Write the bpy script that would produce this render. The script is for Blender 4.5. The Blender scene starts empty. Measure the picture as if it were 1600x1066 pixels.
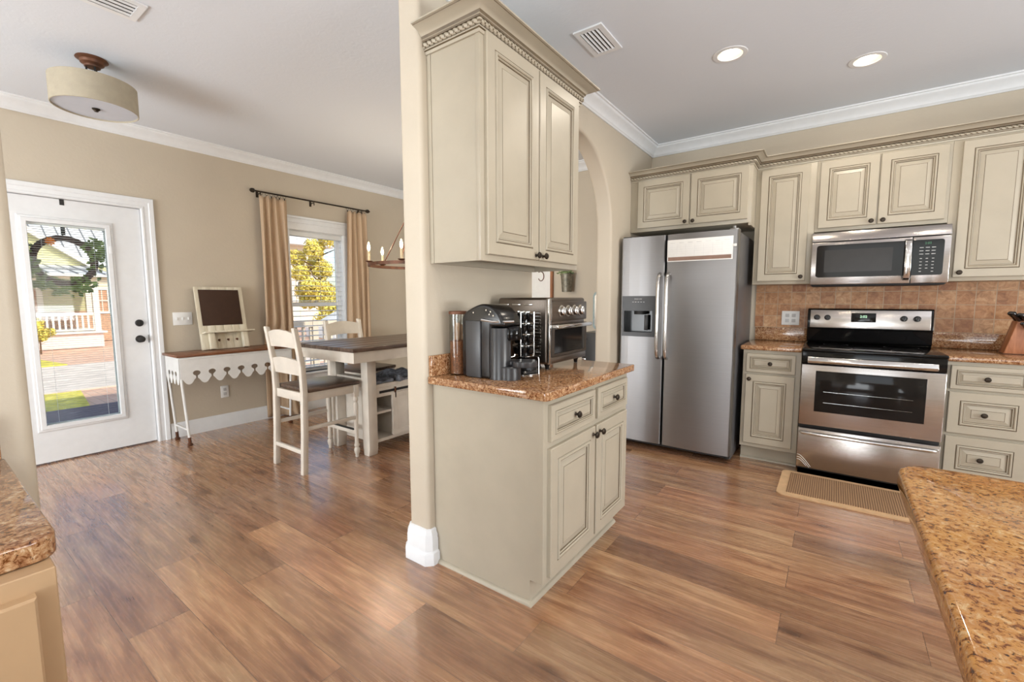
import bpy, bmesh, math, random
from mathutils import Vector, Matrix
from mathutils.geometry import tessellate_polygon
random.seed(7)
SC = bpy.context.scene
COL = SC.collection
PI = math.pi

# ---------------------------------------------------------------- camera
cam_d = bpy.data.cameras.new('camera')
cam = bpy.data.objects.new('camera', cam_d)
COL.objects.link(cam)
cam_d.sensor_width = 36.0
cam_d.lens = 696.0 / 1600.0 * 36.0
cam_d.clip_start = 0.02
cam_d.clip_end = 400
def cam_matrix(yaw, pitch, roll, loc):
    y, t, r = map(math.radians, (yaw, pitch, roll))
    fw = Vector((-math.sin(y) * math.cos(t), math.cos(y) * math.cos(t), -math.sin(t)))
    rt = Vector((math.cos(y), math.sin(y), 0))
    up = rt.cross(fw)
    a = rt * math.cos(r) + up * math.sin(r)
    b = -rt * math.sin(r) + up * math.cos(r)
    M = Matrix((a, b, -fw)).transposed().to_4x4()
    M.translation = Vector(loc)
    return M
cam.matrix_world = cam_matrix(35.864, 5.4325, -0.136, (0, 0, 1.281))
SC.camera = cam

# ---------------------------------------------------------------- view, world, light
SC.view_settings.view_transform = 'Standard'
SC.view_settings.look = 'None'
SC.view_settings.gamma = 1.0
SC.view_settings.use_curve_mapping = False
SC.view_settings.exposure = -0.2

W = bpy.data.worlds.new('sky')
SC.world = W
W.use_nodes = True
wn = W.node_tree.nodes; wl = W.node_tree.links
wn.clear()
wo = wn.new('ShaderNodeOutputWorld'); wb = wn.new('ShaderNodeBackground'); ws = wn.new('ShaderNodeTexSky')
ws.sky_type = 'NISHITA'; ws.sun_disc = False; ws.sun_elevation = math.radians(38); ws.sun_rotation = math.radians(100)
ws.air_density = 1.0; ws.dust_density = 2.0
wb.inputs['Strength'].default_value = 0.33
wl.new(ws.outputs[0], wb.inputs[0]); wl.new(wb.outputs[0], wo.inputs[0])

def light(name, kind, loc, energy, color=(1, 1, 1), direction=None, **kw):
    d = bpy.data.lights.new(name, kind)
    d.energy = energy; d.color = color
    for k, v in kw.items(): setattr(d, k, v)
    o = bpy.data.objects.new(name, d); COL.objects.link(o); o.location = loc
    if direction is not None:
        o.rotation_euler = Vector(direction).to_track_quat('-Z', 'Y').to_euler()
    return o
light('sun', 'SUN', (0, 0, 12), 4.6, (1.0, 0.90, 0.74), direction=(-0.80, -0.18, -0.62), angle=math.radians(1.0))
# unseen fill lamps added at invented wall openings behind the camera
light('rear_fill_lamp', 'AREA', (-2.75, -3.55, 1.45), 122, (0.95, 0.975, 1.0), direction=(0, 1, 0.12), shape='RECTANGLE', size=2.4, size_y=1.9)
light('rear_fill_lamp', 'AREA', (1.0, -3.55, 1.45), 40, (0.95, 0.975, 1.0), direction=(0, 1, 0.12), shape='RECTANGLE', size=2.4, size_y=1.9)
light('side_fill_lamp', 'AREA', (3.72, 1.6, 1.55), 55, (0.97, 0.98, 1.0), direction=(-1, 0, 0.1), shape='RECTANGLE', size=1.8, size_y=1.3)  # unseen side lamp added to brighten the kitchen
# unseen upward lamps added to brighten the ceiling
light('ceiling_fill_lamp', 'AREA', (-2.75, -3.5, 0.75), 250, (0.90, 0.96, 1.0), direction=(0, 0.75, 1), shape='RECTANGLE', size=3.4, size_y=1.4)
light('ceiling_fill_lamp', 'AREA', (1.0, -3.5, 0.75), 190, (0.90, 0.96, 1.0), direction=(0, 0.75, 1), shape='RECTANGLE', size=3.4, size_y=1.4)
light('ceiling_fill_lamp', 'AREA', (3.6, 1.6, 1.0), 120, (0.90, 0.96, 1.0), direction=(-0.8, 0, 1), shape='RECTANGLE', size=1.8, size_y=0.5)
CANS_SEEN = [(-0.592, 3.065), (0.081, 3.633)]
CANS_FILL = [(1.2, 2.7), (-0.3, 1.2), (1.2, 0.3), (-0.5, -1.2), (1.2, -1.8)]  # unseen recessed lights added for even room light
CANS_FILL_LEFT = [(-3.3, -0.9), (-3.3, -2.4)]  # two more unseen lights added on the dining side
CEIL = 2.742

# ---------------------------------------------------------------- constants
XW, XL = -1.527, -1.664         # divider wall faces
YB = 4.466                      # kitchen back wall
XD = -4.909                     # wall with the glazed door

# ---------------------------------------------------------------- materials
def lin(c):
    out = []
    for v in c[:3]:
        v = v / 255.0
        out.append(v / 12.92 if v <= 0.04045 else ((v + 0.055) / 1.055) ** 2.4)
    return (*out, 1.0)
class NT:
    def __init__(s, name):
        s.m = bpy.data.materials.new(name); s.m.use_nodes = True
        s.n = s.m.node_tree.nodes; s.l = s.m.node_tree.links
        s.b = s.n['Principled BSDF']; s.out = s.n['Material Output']
    def node(s, t, **kw):
        n = s.n.new(t)
        for k, v in kw.items():
            if k in n.inputs.keys(): n.inputs[k].default_value = v
            else: setattr(n, k, v)
        return n
    def link(s, a, b): s.l.new(a, b)
    def coord(s, scale=(1, 1, 1), world=True, rot=(0, 0, 0)):
        mp = s.node('ShaderNodeMapping'); mp.inputs['Scale'].default_value = scale; mp.inputs['Rotation'].default_value = rot
        if world:
            g = s.node('ShaderNodeNewGeometry'); s.link(g.outputs['Position'], mp.inputs[0])
        else:
            g = s.node('ShaderNodeTexCoord'); s.link(g.outputs['Object'], mp.inputs[0])
        return mp.outputs[0]
    def noise(s, vec, scale, detail=4, rough=0.55, dist=0.0):
        n = s.node('ShaderNodeTexNoise'); n.inputs['Scale'].default_value = scale; n.inputs['Detail'].default_value = detail
        n.inputs['Roughness'].default_value = rough; n.inputs['Distortion'].default_value = dist
        s.link(vec, n.inputs['Vector']); return n
    def ramp(s, fac, stops, interp='LINEAR'):
        r = s.node('ShaderNodeValToRGB'); r.color_ramp.interpolation = interp
        e = r.color_ramp.elements
        e[0].position, e[0].color = stops[0][0], lin(stops[0][1])
        e[1].position, e[1].color = stops[-1][0], lin(stops[-1][1])
        for p, c in stops[1:-1]:
            x = e.new(p); x.color = lin(c)
        s.link(fac, r.inputs[0]); return r.outputs[0]
    def mix(s, a, b, fac, mode='MIX'):
        m = s.node('ShaderNodeMix', data_type='RGBA', blend_type=mode)
        if isinstance(fac, (int, float)): m.inputs[0].default_value = fac
        else: s.link(fac, m.inputs[0])
        for v, i in ((a, 6), (b, 7)):
            if isinstance(v, tuple): m.inputs[i].default_value = v
            else: s.link(v, m.inputs[i])
        return m.outputs[2]
    def math(s, op, a, b=0.0):
        m = s.node('ShaderNodeMath', operation=op)
        for v, i in ((a, 0), (b, 1)):
            if isinstance(v, (int, float)): m.inputs[i].default_value = v
            else: s.link(v, m.inputs[i])
        return m.outputs[0]
    def bump(s, h, strength=0.2, dist=0.01):
        b = s.node('ShaderNodeBump'); b.inputs['Strength'].default_value = strength; b.inputs['Distance'].default_value = dist
        s.link(h, b.inputs['Height']); s.link(b.outputs[0], s.b.inputs['Normal'])
    def base(s, v):
        if isinstance(v, tuple): s.b.inputs['Base Color'].default_value = v
        else: s.link(v, s.b.inputs['Base Color'])
    def set(s, rough=None, metal=None, spec=None, coat=None, trans=None, sheen=None):
        for k, v in (('Roughness', rough), ('Metallic', metal), ('Specular IOR Level', spec), ('Coat Weight', coat), ('Transmission Weight', trans), ('Sheen Weight', sheen)):
            if v is not None: s.b.inputs[k].default_value = v
        return s

def plain(name, rgb, rough=0.5, metal=0.0, var=0.06, scale=18.0, bump=0.0, bscale=120.0, spec=0.5, coat=0.0):
    t = NT(name); t.set(rough=rough, metal=metal, spec=spec, coat=coat)
    v = t.coord(world=False)
    n = t.noise(v, scale, 4)
    lo = tuple(max(0, c * (1 - var)) for c in rgb); hi = tuple(min(255, c * (1 + var)) for c in rgb)
    t.base(t.ramp(n.outputs['Fac'], [(0.3, lo), (0.7, hi)]))
    if bump > 0:
        nb = t.noise(v, bscale, 4); t.bump(nb.outputs['Fac'], bump, 0.004)
    return t.m

M = {}
M['wall'] = plain('wall_paint', (194, 183, 165), 0.55, var=0.012, scale=3, bump=0.25, bscale=45)
M['ceiling'] = plain('ceiling_texture', (213, 213, 211), 0.8, var=0.015, scale=3, bump=0.0)
t = NT('ceiling_stipple'); t.set(rough=0.85)
v = t.coord(); n1 = t.noise(v, 22, 5, 0.6, 1.5)
t.base(lin((219, 224, 231))); t.bump(n1.outputs['Fac'], 0.12, 0.010); M['ceiling'] = t.m
M['trim'] = plain('white_trim', (226, 228, 230), 0.35, var=0.01)
M['door_white'] = plain('door_white', (222, 224, 226), 0.38, var=0.01)
M['cab'] = plain('cabinet_cream', (174, 165, 147), 0.34, var=0.02, scale=6)
M['glaze'] = plain('cabinet_glaze', (100, 86, 66), 0.45, var=0.1)
M['cab_warm_lit'] = plain('cabinet_cream_warm_lit', (190, 158, 122), 0.36, var=0.02, scale=6)  # cabinet cream with the warm light put into its colour
M['bronze'] = plain('oil_bronze', (58, 50, 42), 0.38, 0.7, var=0.15)
M['black'] = plain('black_plastic', (22, 21, 21), 0.2, var=0.05)
M['matte_black'] = plain('matte_black', (32, 31, 31), 0.6, var=0.05)
M['charcoal'] = plain('charcoal_plastic', (50, 50, 52), 0.32, var=0.04)
M['glossblack'] = plain('gloss_black', (16, 15, 15), 0.10, var=0.02, spec=0.25)
M['ovenglass'] = plain('oven_glass', (27, 25, 24), 0.07, var=0.02, spec=0.22)
M['screen'] = plain('microwave_screen', (44, 41, 39), 0.25, var=0.03, spec=0.3)
M['void'] = plain('dark_gap', (24, 22, 20), 0.8)
M['plastic_white'] = plain('white_plastic', (232, 232, 230), 0.35, var=0.01)
M['paper'] = plain('paper_white', (236, 236, 234), 0.5, var=0.01)
M['paper_brown'] = plain('paper_brown', (140, 112, 98), 0.6, var=0.05)
M['ink'] = plain('grey_ink', (190, 190, 190), 0.7)
M['chrome'] = plain('chrome', (205, 203, 200), 0.16, 1.0, var=0.02)
M['iron_white'] = plain('white_iron', (218, 218, 216), 0.45, var=0.02, scale=12)
M['chair_white'] = plain('chair_paint', (214, 206, 194), 0.42, var=0.03, scale=9)
M['candle'] = plain('candle_sleeve', (226, 205, 165), 0.5)
M['rust'] = plain('rust_brown', (98, 62, 42), 0.5, 0.3, var=0.2)
M['galv'] = plain('galvanised', (128, 124, 112), 0.5, 0.7, var=0.2, scale=30)
M['shade'] = plain('shade_linen', (168, 159, 140), 0.8, var=0.03, bump=0.3, bscale=300)
M['cloth_grey'] = plain('cloth_grey', (108, 112, 120), 0.9, var=0.25, scale=40, bump=0.5, bscale=200)
M['leaf'] = plain('wreath_leaf', (112, 128, 74), 0.6, var=0.3, scale=20)
M['orange'] = plain('wreath_flower', (236, 128, 24), 0.6, var=0.1)
M['twig'] = plain('twig', (78, 58, 56), 0.8, var=0.3, scale=60)
M['beans'] = plain('coffee_brown', (120, 76, 48), 0.5, var=0.4, scale=160)
M['packet'] = plain('paper_packet', (180, 146, 116), 0.5, var=0.1)
M['bucket_green'] = plain('succulent_green', (112, 130, 84), 0.6, var=0.2)
M['blueglass'] = plain('pale_blue_frame', (150, 168, 170), 0.3, var=0.1)
M['diffuser'] = plain('fixture_diffuser', (196, 200, 210), 0.4, var=0.01)
M['hinge'] = plain('steel_hinge', (150, 150, 150), 0.3, 0.9)

def emis(name, rgb, strength):
    t = NT(name); t.b.inputs['Emission Color'].default_value = lin(rgb); t.b.inputs['Emission Strength'].default_value = strength
    t.base(lin(rgb)); return t.m
M['lamp'] = emis('lamp_lens', (255, 246, 228), 9.0)
M['flame'] = emis('flame_bulb', (255, 232, 190), 10.0)
M['digits'] = emis('green_digits', (190, 235, 200), 1.0)
M['digits_dim'] = emis('dim_green_digits', (60, 110, 80), 0.4)
M['faint'] = plain('faint_print', (214, 214, 214), 0.7)

def stainless(name, rgb=(172, 168, 164), rough=0.30, axis='z', streak=1.0, var=.03):
    t = NT(name); t.set(metal=1.0, rough=rough)
    sc = {'z': (120, 120, 0.6), 'x': (0.6, 120, 120), 'y': (120, 0.6, 120)}[axis]
    v = t.coord(scale=sc); n = t.noise(v, 1.0, 3)
    lo = tuple(c * (1 - var) for c in rgb); hi = tuple(min(255, c * (1 + var)) for c in rgb)
    t.base(t.ramp(n.outputs['Fac'], [(0.3, lo), (0.7, hi)]))
    v2 = t.coord(scale=(1.6, 1.6, 1.0)); n2 = t.noise(v2, 2.2, 2)
    t.link(t.math('ADD', t.math('MULTIPLY', n2.outputs['Fac'], 0.10), rough - 0.05), t.b.inputs['Roughness'])
    t.bump(n.outputs['Fac'], 0.012 * streak, 0.002)
    return t.m
M['steel'] = stainless('stainless_fridge', (150, 149, 150), 0.36, 'x', .3, .008)
M['steel_x'] = stainless('stainless_brushed', (178, 172, 168), 0.24, 'x')
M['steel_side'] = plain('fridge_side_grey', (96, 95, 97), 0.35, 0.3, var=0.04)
M['toaster'] = stainless('toaster_steel', (116, 107, 99), 0.30, 'y')

# granite
def granite(name, shift=0.0, gold=(180, 126, 76), tint=(250, 244, 236)):
    t = NT(name); t.set(rough=0.09, spec=0.55)
    v = t.coord()
    a = t.noise(v, 95, 6, 0.7, 0.6); b = t.noise(v, 24, 4, 0.6, 1.0); c = t.noise(v, 190, 3, 0.6)
    col = t.ramp(a.outputs['Fac'], [(0.30, (58, 34, 20)), (0.40, (126, 78, 42)), (0.48, gold), (0.56, (198, 160, 120)), (0.65, (222, 206, 180)), (0.76, (176, 120, 78))])
    spots = t.ramp(c.outputs['Fac'], [(0.31, (0, 0, 0)), (0.39, (255, 255, 255))])
    col = t.mix(lin((66, 44, 32)), col, spots)
    warm = t.ramp(b.outputs['Fac'], [(0.35, (188, 136, 92)), (0.65, (250, 240, 224))])
    col = t.mix(col, warm, 0.5, 'MULTIPLY')
    col = t.mix(col, lin(tint), 1.0, 'MULTIPLY')
    t.base(col); return t.m
M['granite'] = granite('granite_gold', gold=(174, 132, 96), tint=(246, 246, 246))
M['granite_island'] = granite('granite_island', gold=(204, 160, 104), tint=(255, 244, 212))

# plank floor
t = NT('plank_floor'); t.set(rough=0.34, spec=1.0, coat=0.8); t.b.inputs['Coat Roughness'].default_value = 0.21
v = t.coord(scale=(1, 1, 1))
off = t.node('ShaderNodeVectorMath', operation='ADD'); off.inputs[1].default_value = (20.4, 10 - 0.62 + 0.0, 0)
t.link(v, off.inputs[0])
br = t.node('ShaderNodeTexBrick'); br.offset = 0.37; br.offset_frequency = 2; br.squash = 1.0
br.inputs['Color1'].default_value = (0, 0, 0, 1); br.inputs['Color2'].default_value = (1, 1, 1, 1); br.inputs['Mortar'].default_value = (0.5, 0.5, 0.5, 1)
br.inputs['Scale'].default_value = 1.0; br.inputs['Mortar Size'].default_value = 0.0012; br.inputs['Mortar Smooth'].default_value = 0.2
br.inputs['Bias'].default_value = 0.0; br.inputs['Brick Width'].default_value = 1.22; br.inputs['Row Height'].default_value = 0.2
t.link(off.outputs[0], br.inputs['Vector'])
rnd = br.outputs['Color']
shift = t.node('ShaderNodeVectorMath', operation='MULTIPLY'); shift.inputs[1].default_value = (37.0, 11.0, 5.0)
t.link(rnd, shift.inputs[0])
addv = t.node('ShaderNodeVectorMath', operation='ADD'); t.link(off.outputs[0], addv.inputs[0]); t.link(shift.outputs[0], addv.inputs[1])
mp = t.node('ShaderNodeMapping'); mp.inputs['Scale'].default_value = (0.9, 8.5, 1.0); t.link(addv.outputs[0], mp.inputs[0])
g1 = t.noise(mp.outputs[0], 1.6, 7, 0.62, 1.3)
mp2 = t.node('ShaderNodeMapping'); mp2.inputs['Scale'].default_value = (2.0, 42.0, 1.0); t.link(addv.outputs[0], mp2.inputs[0])
g2 = t.noise(mp2.outputs[0], 2.2, 5, 0.6, 0.6)
mp3 = t.node('ShaderNodeMapping'); mp3.inputs['Scale'].default_value = (1.0, 3.2, 1.0); t.link(addv.outputs[0], mp3.inputs[0])
wv = t.node('ShaderNodeTexWave', wave_type='BANDS', bands_direction='Y'); wv.inputs['Scale'].default_value = 1.1; wv.inputs['Distortion'].default_value = 9.0
wv.inputs['Detail'].default_value = 3.0; wv.inputs['Detail Scale'].default_value = 1.2; t.link(mp3.outputs[0], wv.inputs['Vector'])
col = t.ramp(g1.outputs['Fac'], [(0.22, (126, 92, 70)), (0.40, (168, 126, 97)), (0.55, (196, 155, 121)), (0.74, (219, 186, 150))])
fine = t.ramp(g2.outputs['Fac'], [(0.36, (205, 196, 190)), (0.60, (255, 255, 255))])
col = t.mix(col, fine, 0.55, 'MULTIPLY')
wr = t.ramp(wv.outputs['Fac'], [(0.0, (205, 190, 178)), (0.5, (255, 255, 255))])
col = t.mix(col, wr, 0.35, 'MULTIPLY')
tone = t.ramp(rnd, [(0.0, (202, 196, 194)), (0.5, (230, 227, 224)), (1.0, (255, 253, 249))])
col = t.mix(col, tone, 0.9, 'MULTIPLY')
hu = t.noise(addv.outputs[0], 0.9, 2)
col = t.mix(col, t.ramp(hu.outputs['Fac'], [(0.35, (255, 226, 206)), (0.65, (248, 250, 236))]), 0.6, 'MULTIPLY')
kv = t.node('ShaderNodeTexVoronoi'); kv.inputs['Scale'].default_value = 1.0
mpk = t.node('ShaderNodeMapping'); mpk.inputs['Scale'].default_value = (1.6, 5.0, 1.0); t.link(addv.outputs[0], mpk.inputs[0])
dn = t.noise(mpk.outputs[0], 4.0, 3); kadd = t.node('ShaderNodeVectorMath', operation='MULTIPLY_ADD'); kadd.inputs[1].default_value = (0.22, 0.22, 0)
t.link(dn.outputs['Color'], kadd.inputs[0]); t.link(mpk.outputs[0], kadd.inputs[2]); t.link(kadd.outputs[0], kv.inputs['Vector'])
kr = t.ramp(kv.outputs['Distance'], [(0.03, (120, 88, 70)), (0.11, (220, 205, 195)), (0.2, (255, 255, 255))])
col = t.mix(col, kr, 0.8, 'MULTIPLY')
col = t.mix(col, lin((96, 68, 52)), br.outputs['Fac'])
t.base(col)
h = t.math('SUBTRACT', t.math('MULTIPLY', g2.outputs['Fac'], 0.35), br.outputs['Fac'])
h = t.math('ADD', h, t.math('MULTIPLY', wv.outputs['Fac'], 0.18))
t.bump(h, 0.16, 0.003)
t.link(t.math('ADD', t.math('MULTIPLY', g2.outputs['Fac'], 0.14), 0.20), t.b.inputs['Roughness'])
M['floor'] = t.m

# backsplash tiles
t = NT('tumbled_tile'); t.set(rough=0.42)
g = t.node('ShaderNodeNewGeometry'); sx = t.node('ShaderNodeSeparateXYZ'); cx = t.node('ShaderNodeCombineXYZ')
t.link(g.outputs['Position'], sx.inputs[0])
t.link(t.math('ADD', sx.outputs[0], 10.0), cx.inputs[0]); t.link(t.math('ADD', sx.outputs[2], 9.9 - 0.93), cx.inputs[1])
br = t.node('ShaderNodeTexBrick'); br.offset = 0.5; br.offset_frequency = 2
br.inputs['Color1'].default_value = (0, 0, 0, 1); br.inputs['Color2'].default_value = (1, 1, 1, 1)
br.inputs['Scale'].default_value = 1.0; br.inputs['Mortar Size'].default_value = 0.0028; br.inputs['Mortar Smooth'].default_value = 0.3
br.inputs['Brick Width'].default_value = 0.1; br.inputs['Row Height'].default_value = 0.1; br.offset = 0.0
t.link(cx.outputs[0], br.inputs['Vector'])
n1 = t.noise(t.coord(), 24, 6, 0.65, 0.8)
col = t.ramp(n1.outputs['Fac'], [(0.3, (146, 110, 76)), (0.5, (190, 150, 112)), (0.7, (214, 188, 156))])
tint = t.ramp(br.outputs['Color'], [(0.0, (196, 150, 104)), (0.4, (226, 196, 160)), (1.0, (250, 238, 224))])
col = t.mix(col, tint, 0.85, 'MULTIPLY')
col = t.mix(col, lin((176, 150, 122)), br.outputs['Fac'])
t.base(col)
t.bump(t.math('SUBTRACT', t.math('MULTIPLY', n1.outputs['Fac'], 0.3), br.outputs['Fac']), 0.5, 0.004)
M['tile'] = t.m

def wood(name, cols, scale=(1, 12, 12), rough=0.4, world=False, bump=0.1, planks=None):
    t = NT(name); t.set(rough=rough)
    v = t.coord(scale=scale, world=world)
    n = t.noise(v, 3.0, 6, 0.6, 0.8)
    col = t.ramp(n.outputs['Fac'], [(0.28, cols[0]), (0.5, cols[1]), (0.72, cols[2])])
    t.base(col); t.bump(n.outputs['Fac'], bump, 0.003); return t.m
M['wood_dark_y'] = wood('dark_plank_wood', [(50, 40, 35), (86, 68, 57), (122, 98, 82)], (12, 1.2, 12), 0.3)
M['wood_top'] = wood('walnut_top', [(78, 46, 28), (116, 72, 44), (142, 92, 60)], (14, 1, 14), 0.35)
M['wood_block'] = wood('block_wood', [(136, 84, 54), (168, 108, 72), (190, 130, 92)], (10, 10, 1.5), 0.4)
M['wood_frame'] = wood('frame_wood', [(120, 74, 44), (158, 102, 62), (176, 122, 80)], (10, 10, 1), 0.5)
M['pale_wood'] = wood('pale_plank', [(196, 185, 162), (213, 205, 184), (224, 217, 200)], (10, 10, 1.2), 0.6)
M['choc'] = plain('chocolate_panel', (60, 38, 24), 0.85, var=0.06)

# curtain fabric
def fabric(name, rgb):
    t = NT(name); t.set(rough=0.9, sheen=0.2)
    v = t.coord(world=False); n = t.noise(v, 260, 3); lo = tuple(c * 0.93 for c in rgb)
    col = t.ramp(n.outputs['Fac'], [(0.3, lo), (0.7, rgb)]); t.base(col)
    tr = t.node('ShaderNodeBsdfTranslucent'); t.link(col, tr.inputs[0])
    mx = t.node('ShaderNodeMixShader'); mx.inputs[0].default_value = 0.25
    t.link(t.b.outputs[0], mx.inputs[1]); t.link(tr.outputs[0], mx.inputs[2]); t.link(mx.outputs[0], t.out.inputs[0])
    return t.m
M['curtain'] = fabric('curtain_fabric', (216, 188, 156))
# woven mat
t = NT('mat_weave'); t.set(rough=0.9)
v = t.coord(scale=(1, 1, 1)); w1 = t.node('ShaderNodeTexWave', bands_direction='X'); w1.inputs['Scale'].default_value = 26; t.link(v, w1.inputs[0])
w2 = t.node('ShaderNodeTexWave', bands_direction='Y'); w2.inputs['Scale'].default_value = 26; t.link(v, w2.inputs[0])
mm = t.math('MULTIPLY', w1.outputs['Fac'], w2.outputs['Fac'])
t.base(t.ramp(mm, [(0.05, (112, 82, 58)), (0.45, (180, 144, 106))])); t.bump(mm, 0.5, 0.004)
M['mat'] = t.m
M['mat_edge'] = plain('mat_border', (202, 166, 126), 0.85, var=0.05, bump=0.2, bscale=200)

# glass panes (thin): transparent with a fresnel reflection
def pane(name, tint=(0.97, 0.985, 0.98), refl=1.0):
    t = NT(name); tr = t.node('ShaderNodeBsdfTransparent'); tr.inputs[0].default_value = (*tint, 1)
    gl = t.node('ShaderNodeBsdfGlossy'); gl.inputs['Roughness'].default_value = 0.02
    lw = t.node('ShaderNodeLayerWeight'); lw.inputs[0].default_value = 0.5
    f5 = t.math('MULTIPLY', t.math('POWER', lw.outputs['Facing'], 4.0), 0.8 * refl)
    mx = t.node('ShaderNodeMixShader'); t.link(t.math('ADD', f5, 0.05 * refl), mx.inputs[0])
    t.link(tr.outputs[0], mx.inputs[1]); t.link(gl.outputs[0], mx.inputs[2]); t.link(mx.outputs[0], t.out.inputs[0]); return t.m
M['pane'] = pane('window_pane', refl=0.10)
M['jar_glass'] = pane('clear_glass', (0.90, 0.90, 0.88), 0.7)
M['blind'] = plain('blind_slat', (224, 226, 226), 0.5, var=0.01)

# outdoors
M['grass'] = plain('grass', (206, 192, 84), 0.9, var=0.15, scale=9)
t = NT('brick_paving'); t.set(rough=0.85)
v = t.coord(); br = t.node('ShaderNodeTexBrick'); br.inputs['Color1'].default_value = lin((226, 188, 164)); br.inputs['Color2'].default_value = lin((212, 168, 144)); br.inputs['Mortar'].default_value = lin((190, 160, 140))
br.inputs['Scale'].default_value = 1; br.inputs['Brick Width'].default_value = 0.22; br.inputs['Row Height'].default_value = 0.11; br.inputs['Mortar Size'].default_value = 0.006; t.link(v, br.inputs['Vector'])
t.base(br.outputs['Color']); M['paver'] = t.m
M['road'] = plain('road_concrete', (216, 202, 190), 0.9, var=0.08, scale=3)
M['porch'] = plain('porch_boards', (112, 94, 96), 0.7, var=0.1)
M['siding'] = plain('pale_green_siding', (190, 186, 146), 0.8, var=0.03)
M['siding_white'] = plain('pale_siding', (214, 202, 184), 0.8, var=0.03)
M['foundation'] = plain('painted_foundation', (220, 200, 194), 0.8, var=0.04)
M['ext_white'] = plain('exterior_white', (228, 222, 214), 0.7, var=0.02)
M['shutter_tan'] = plain('window_shade_tan', (186, 142, 114), 0.5, var=0.06)
M['roof'] = plain('metal_roof', (206, 206, 208), 0.45, var=0.04)
M['roof_rib'] = plain('roof_rib', (110, 112, 118), 0.5)
M['foliage_y'] = plain('yellow_foliage', (232, 202, 100), 0.8, var=0.2, scale=3)
M['foliage_g'] = plain('green_foliage', (184, 172, 82), 0.8, var=0.25, scale=3)
M['bark'] = plain('bark', (96, 72, 54), 0.9, var=0.2)
M['brick_wall'] = plain('red_brick', (186, 150, 126), 0.9, var=0.15, scale=20)

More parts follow.
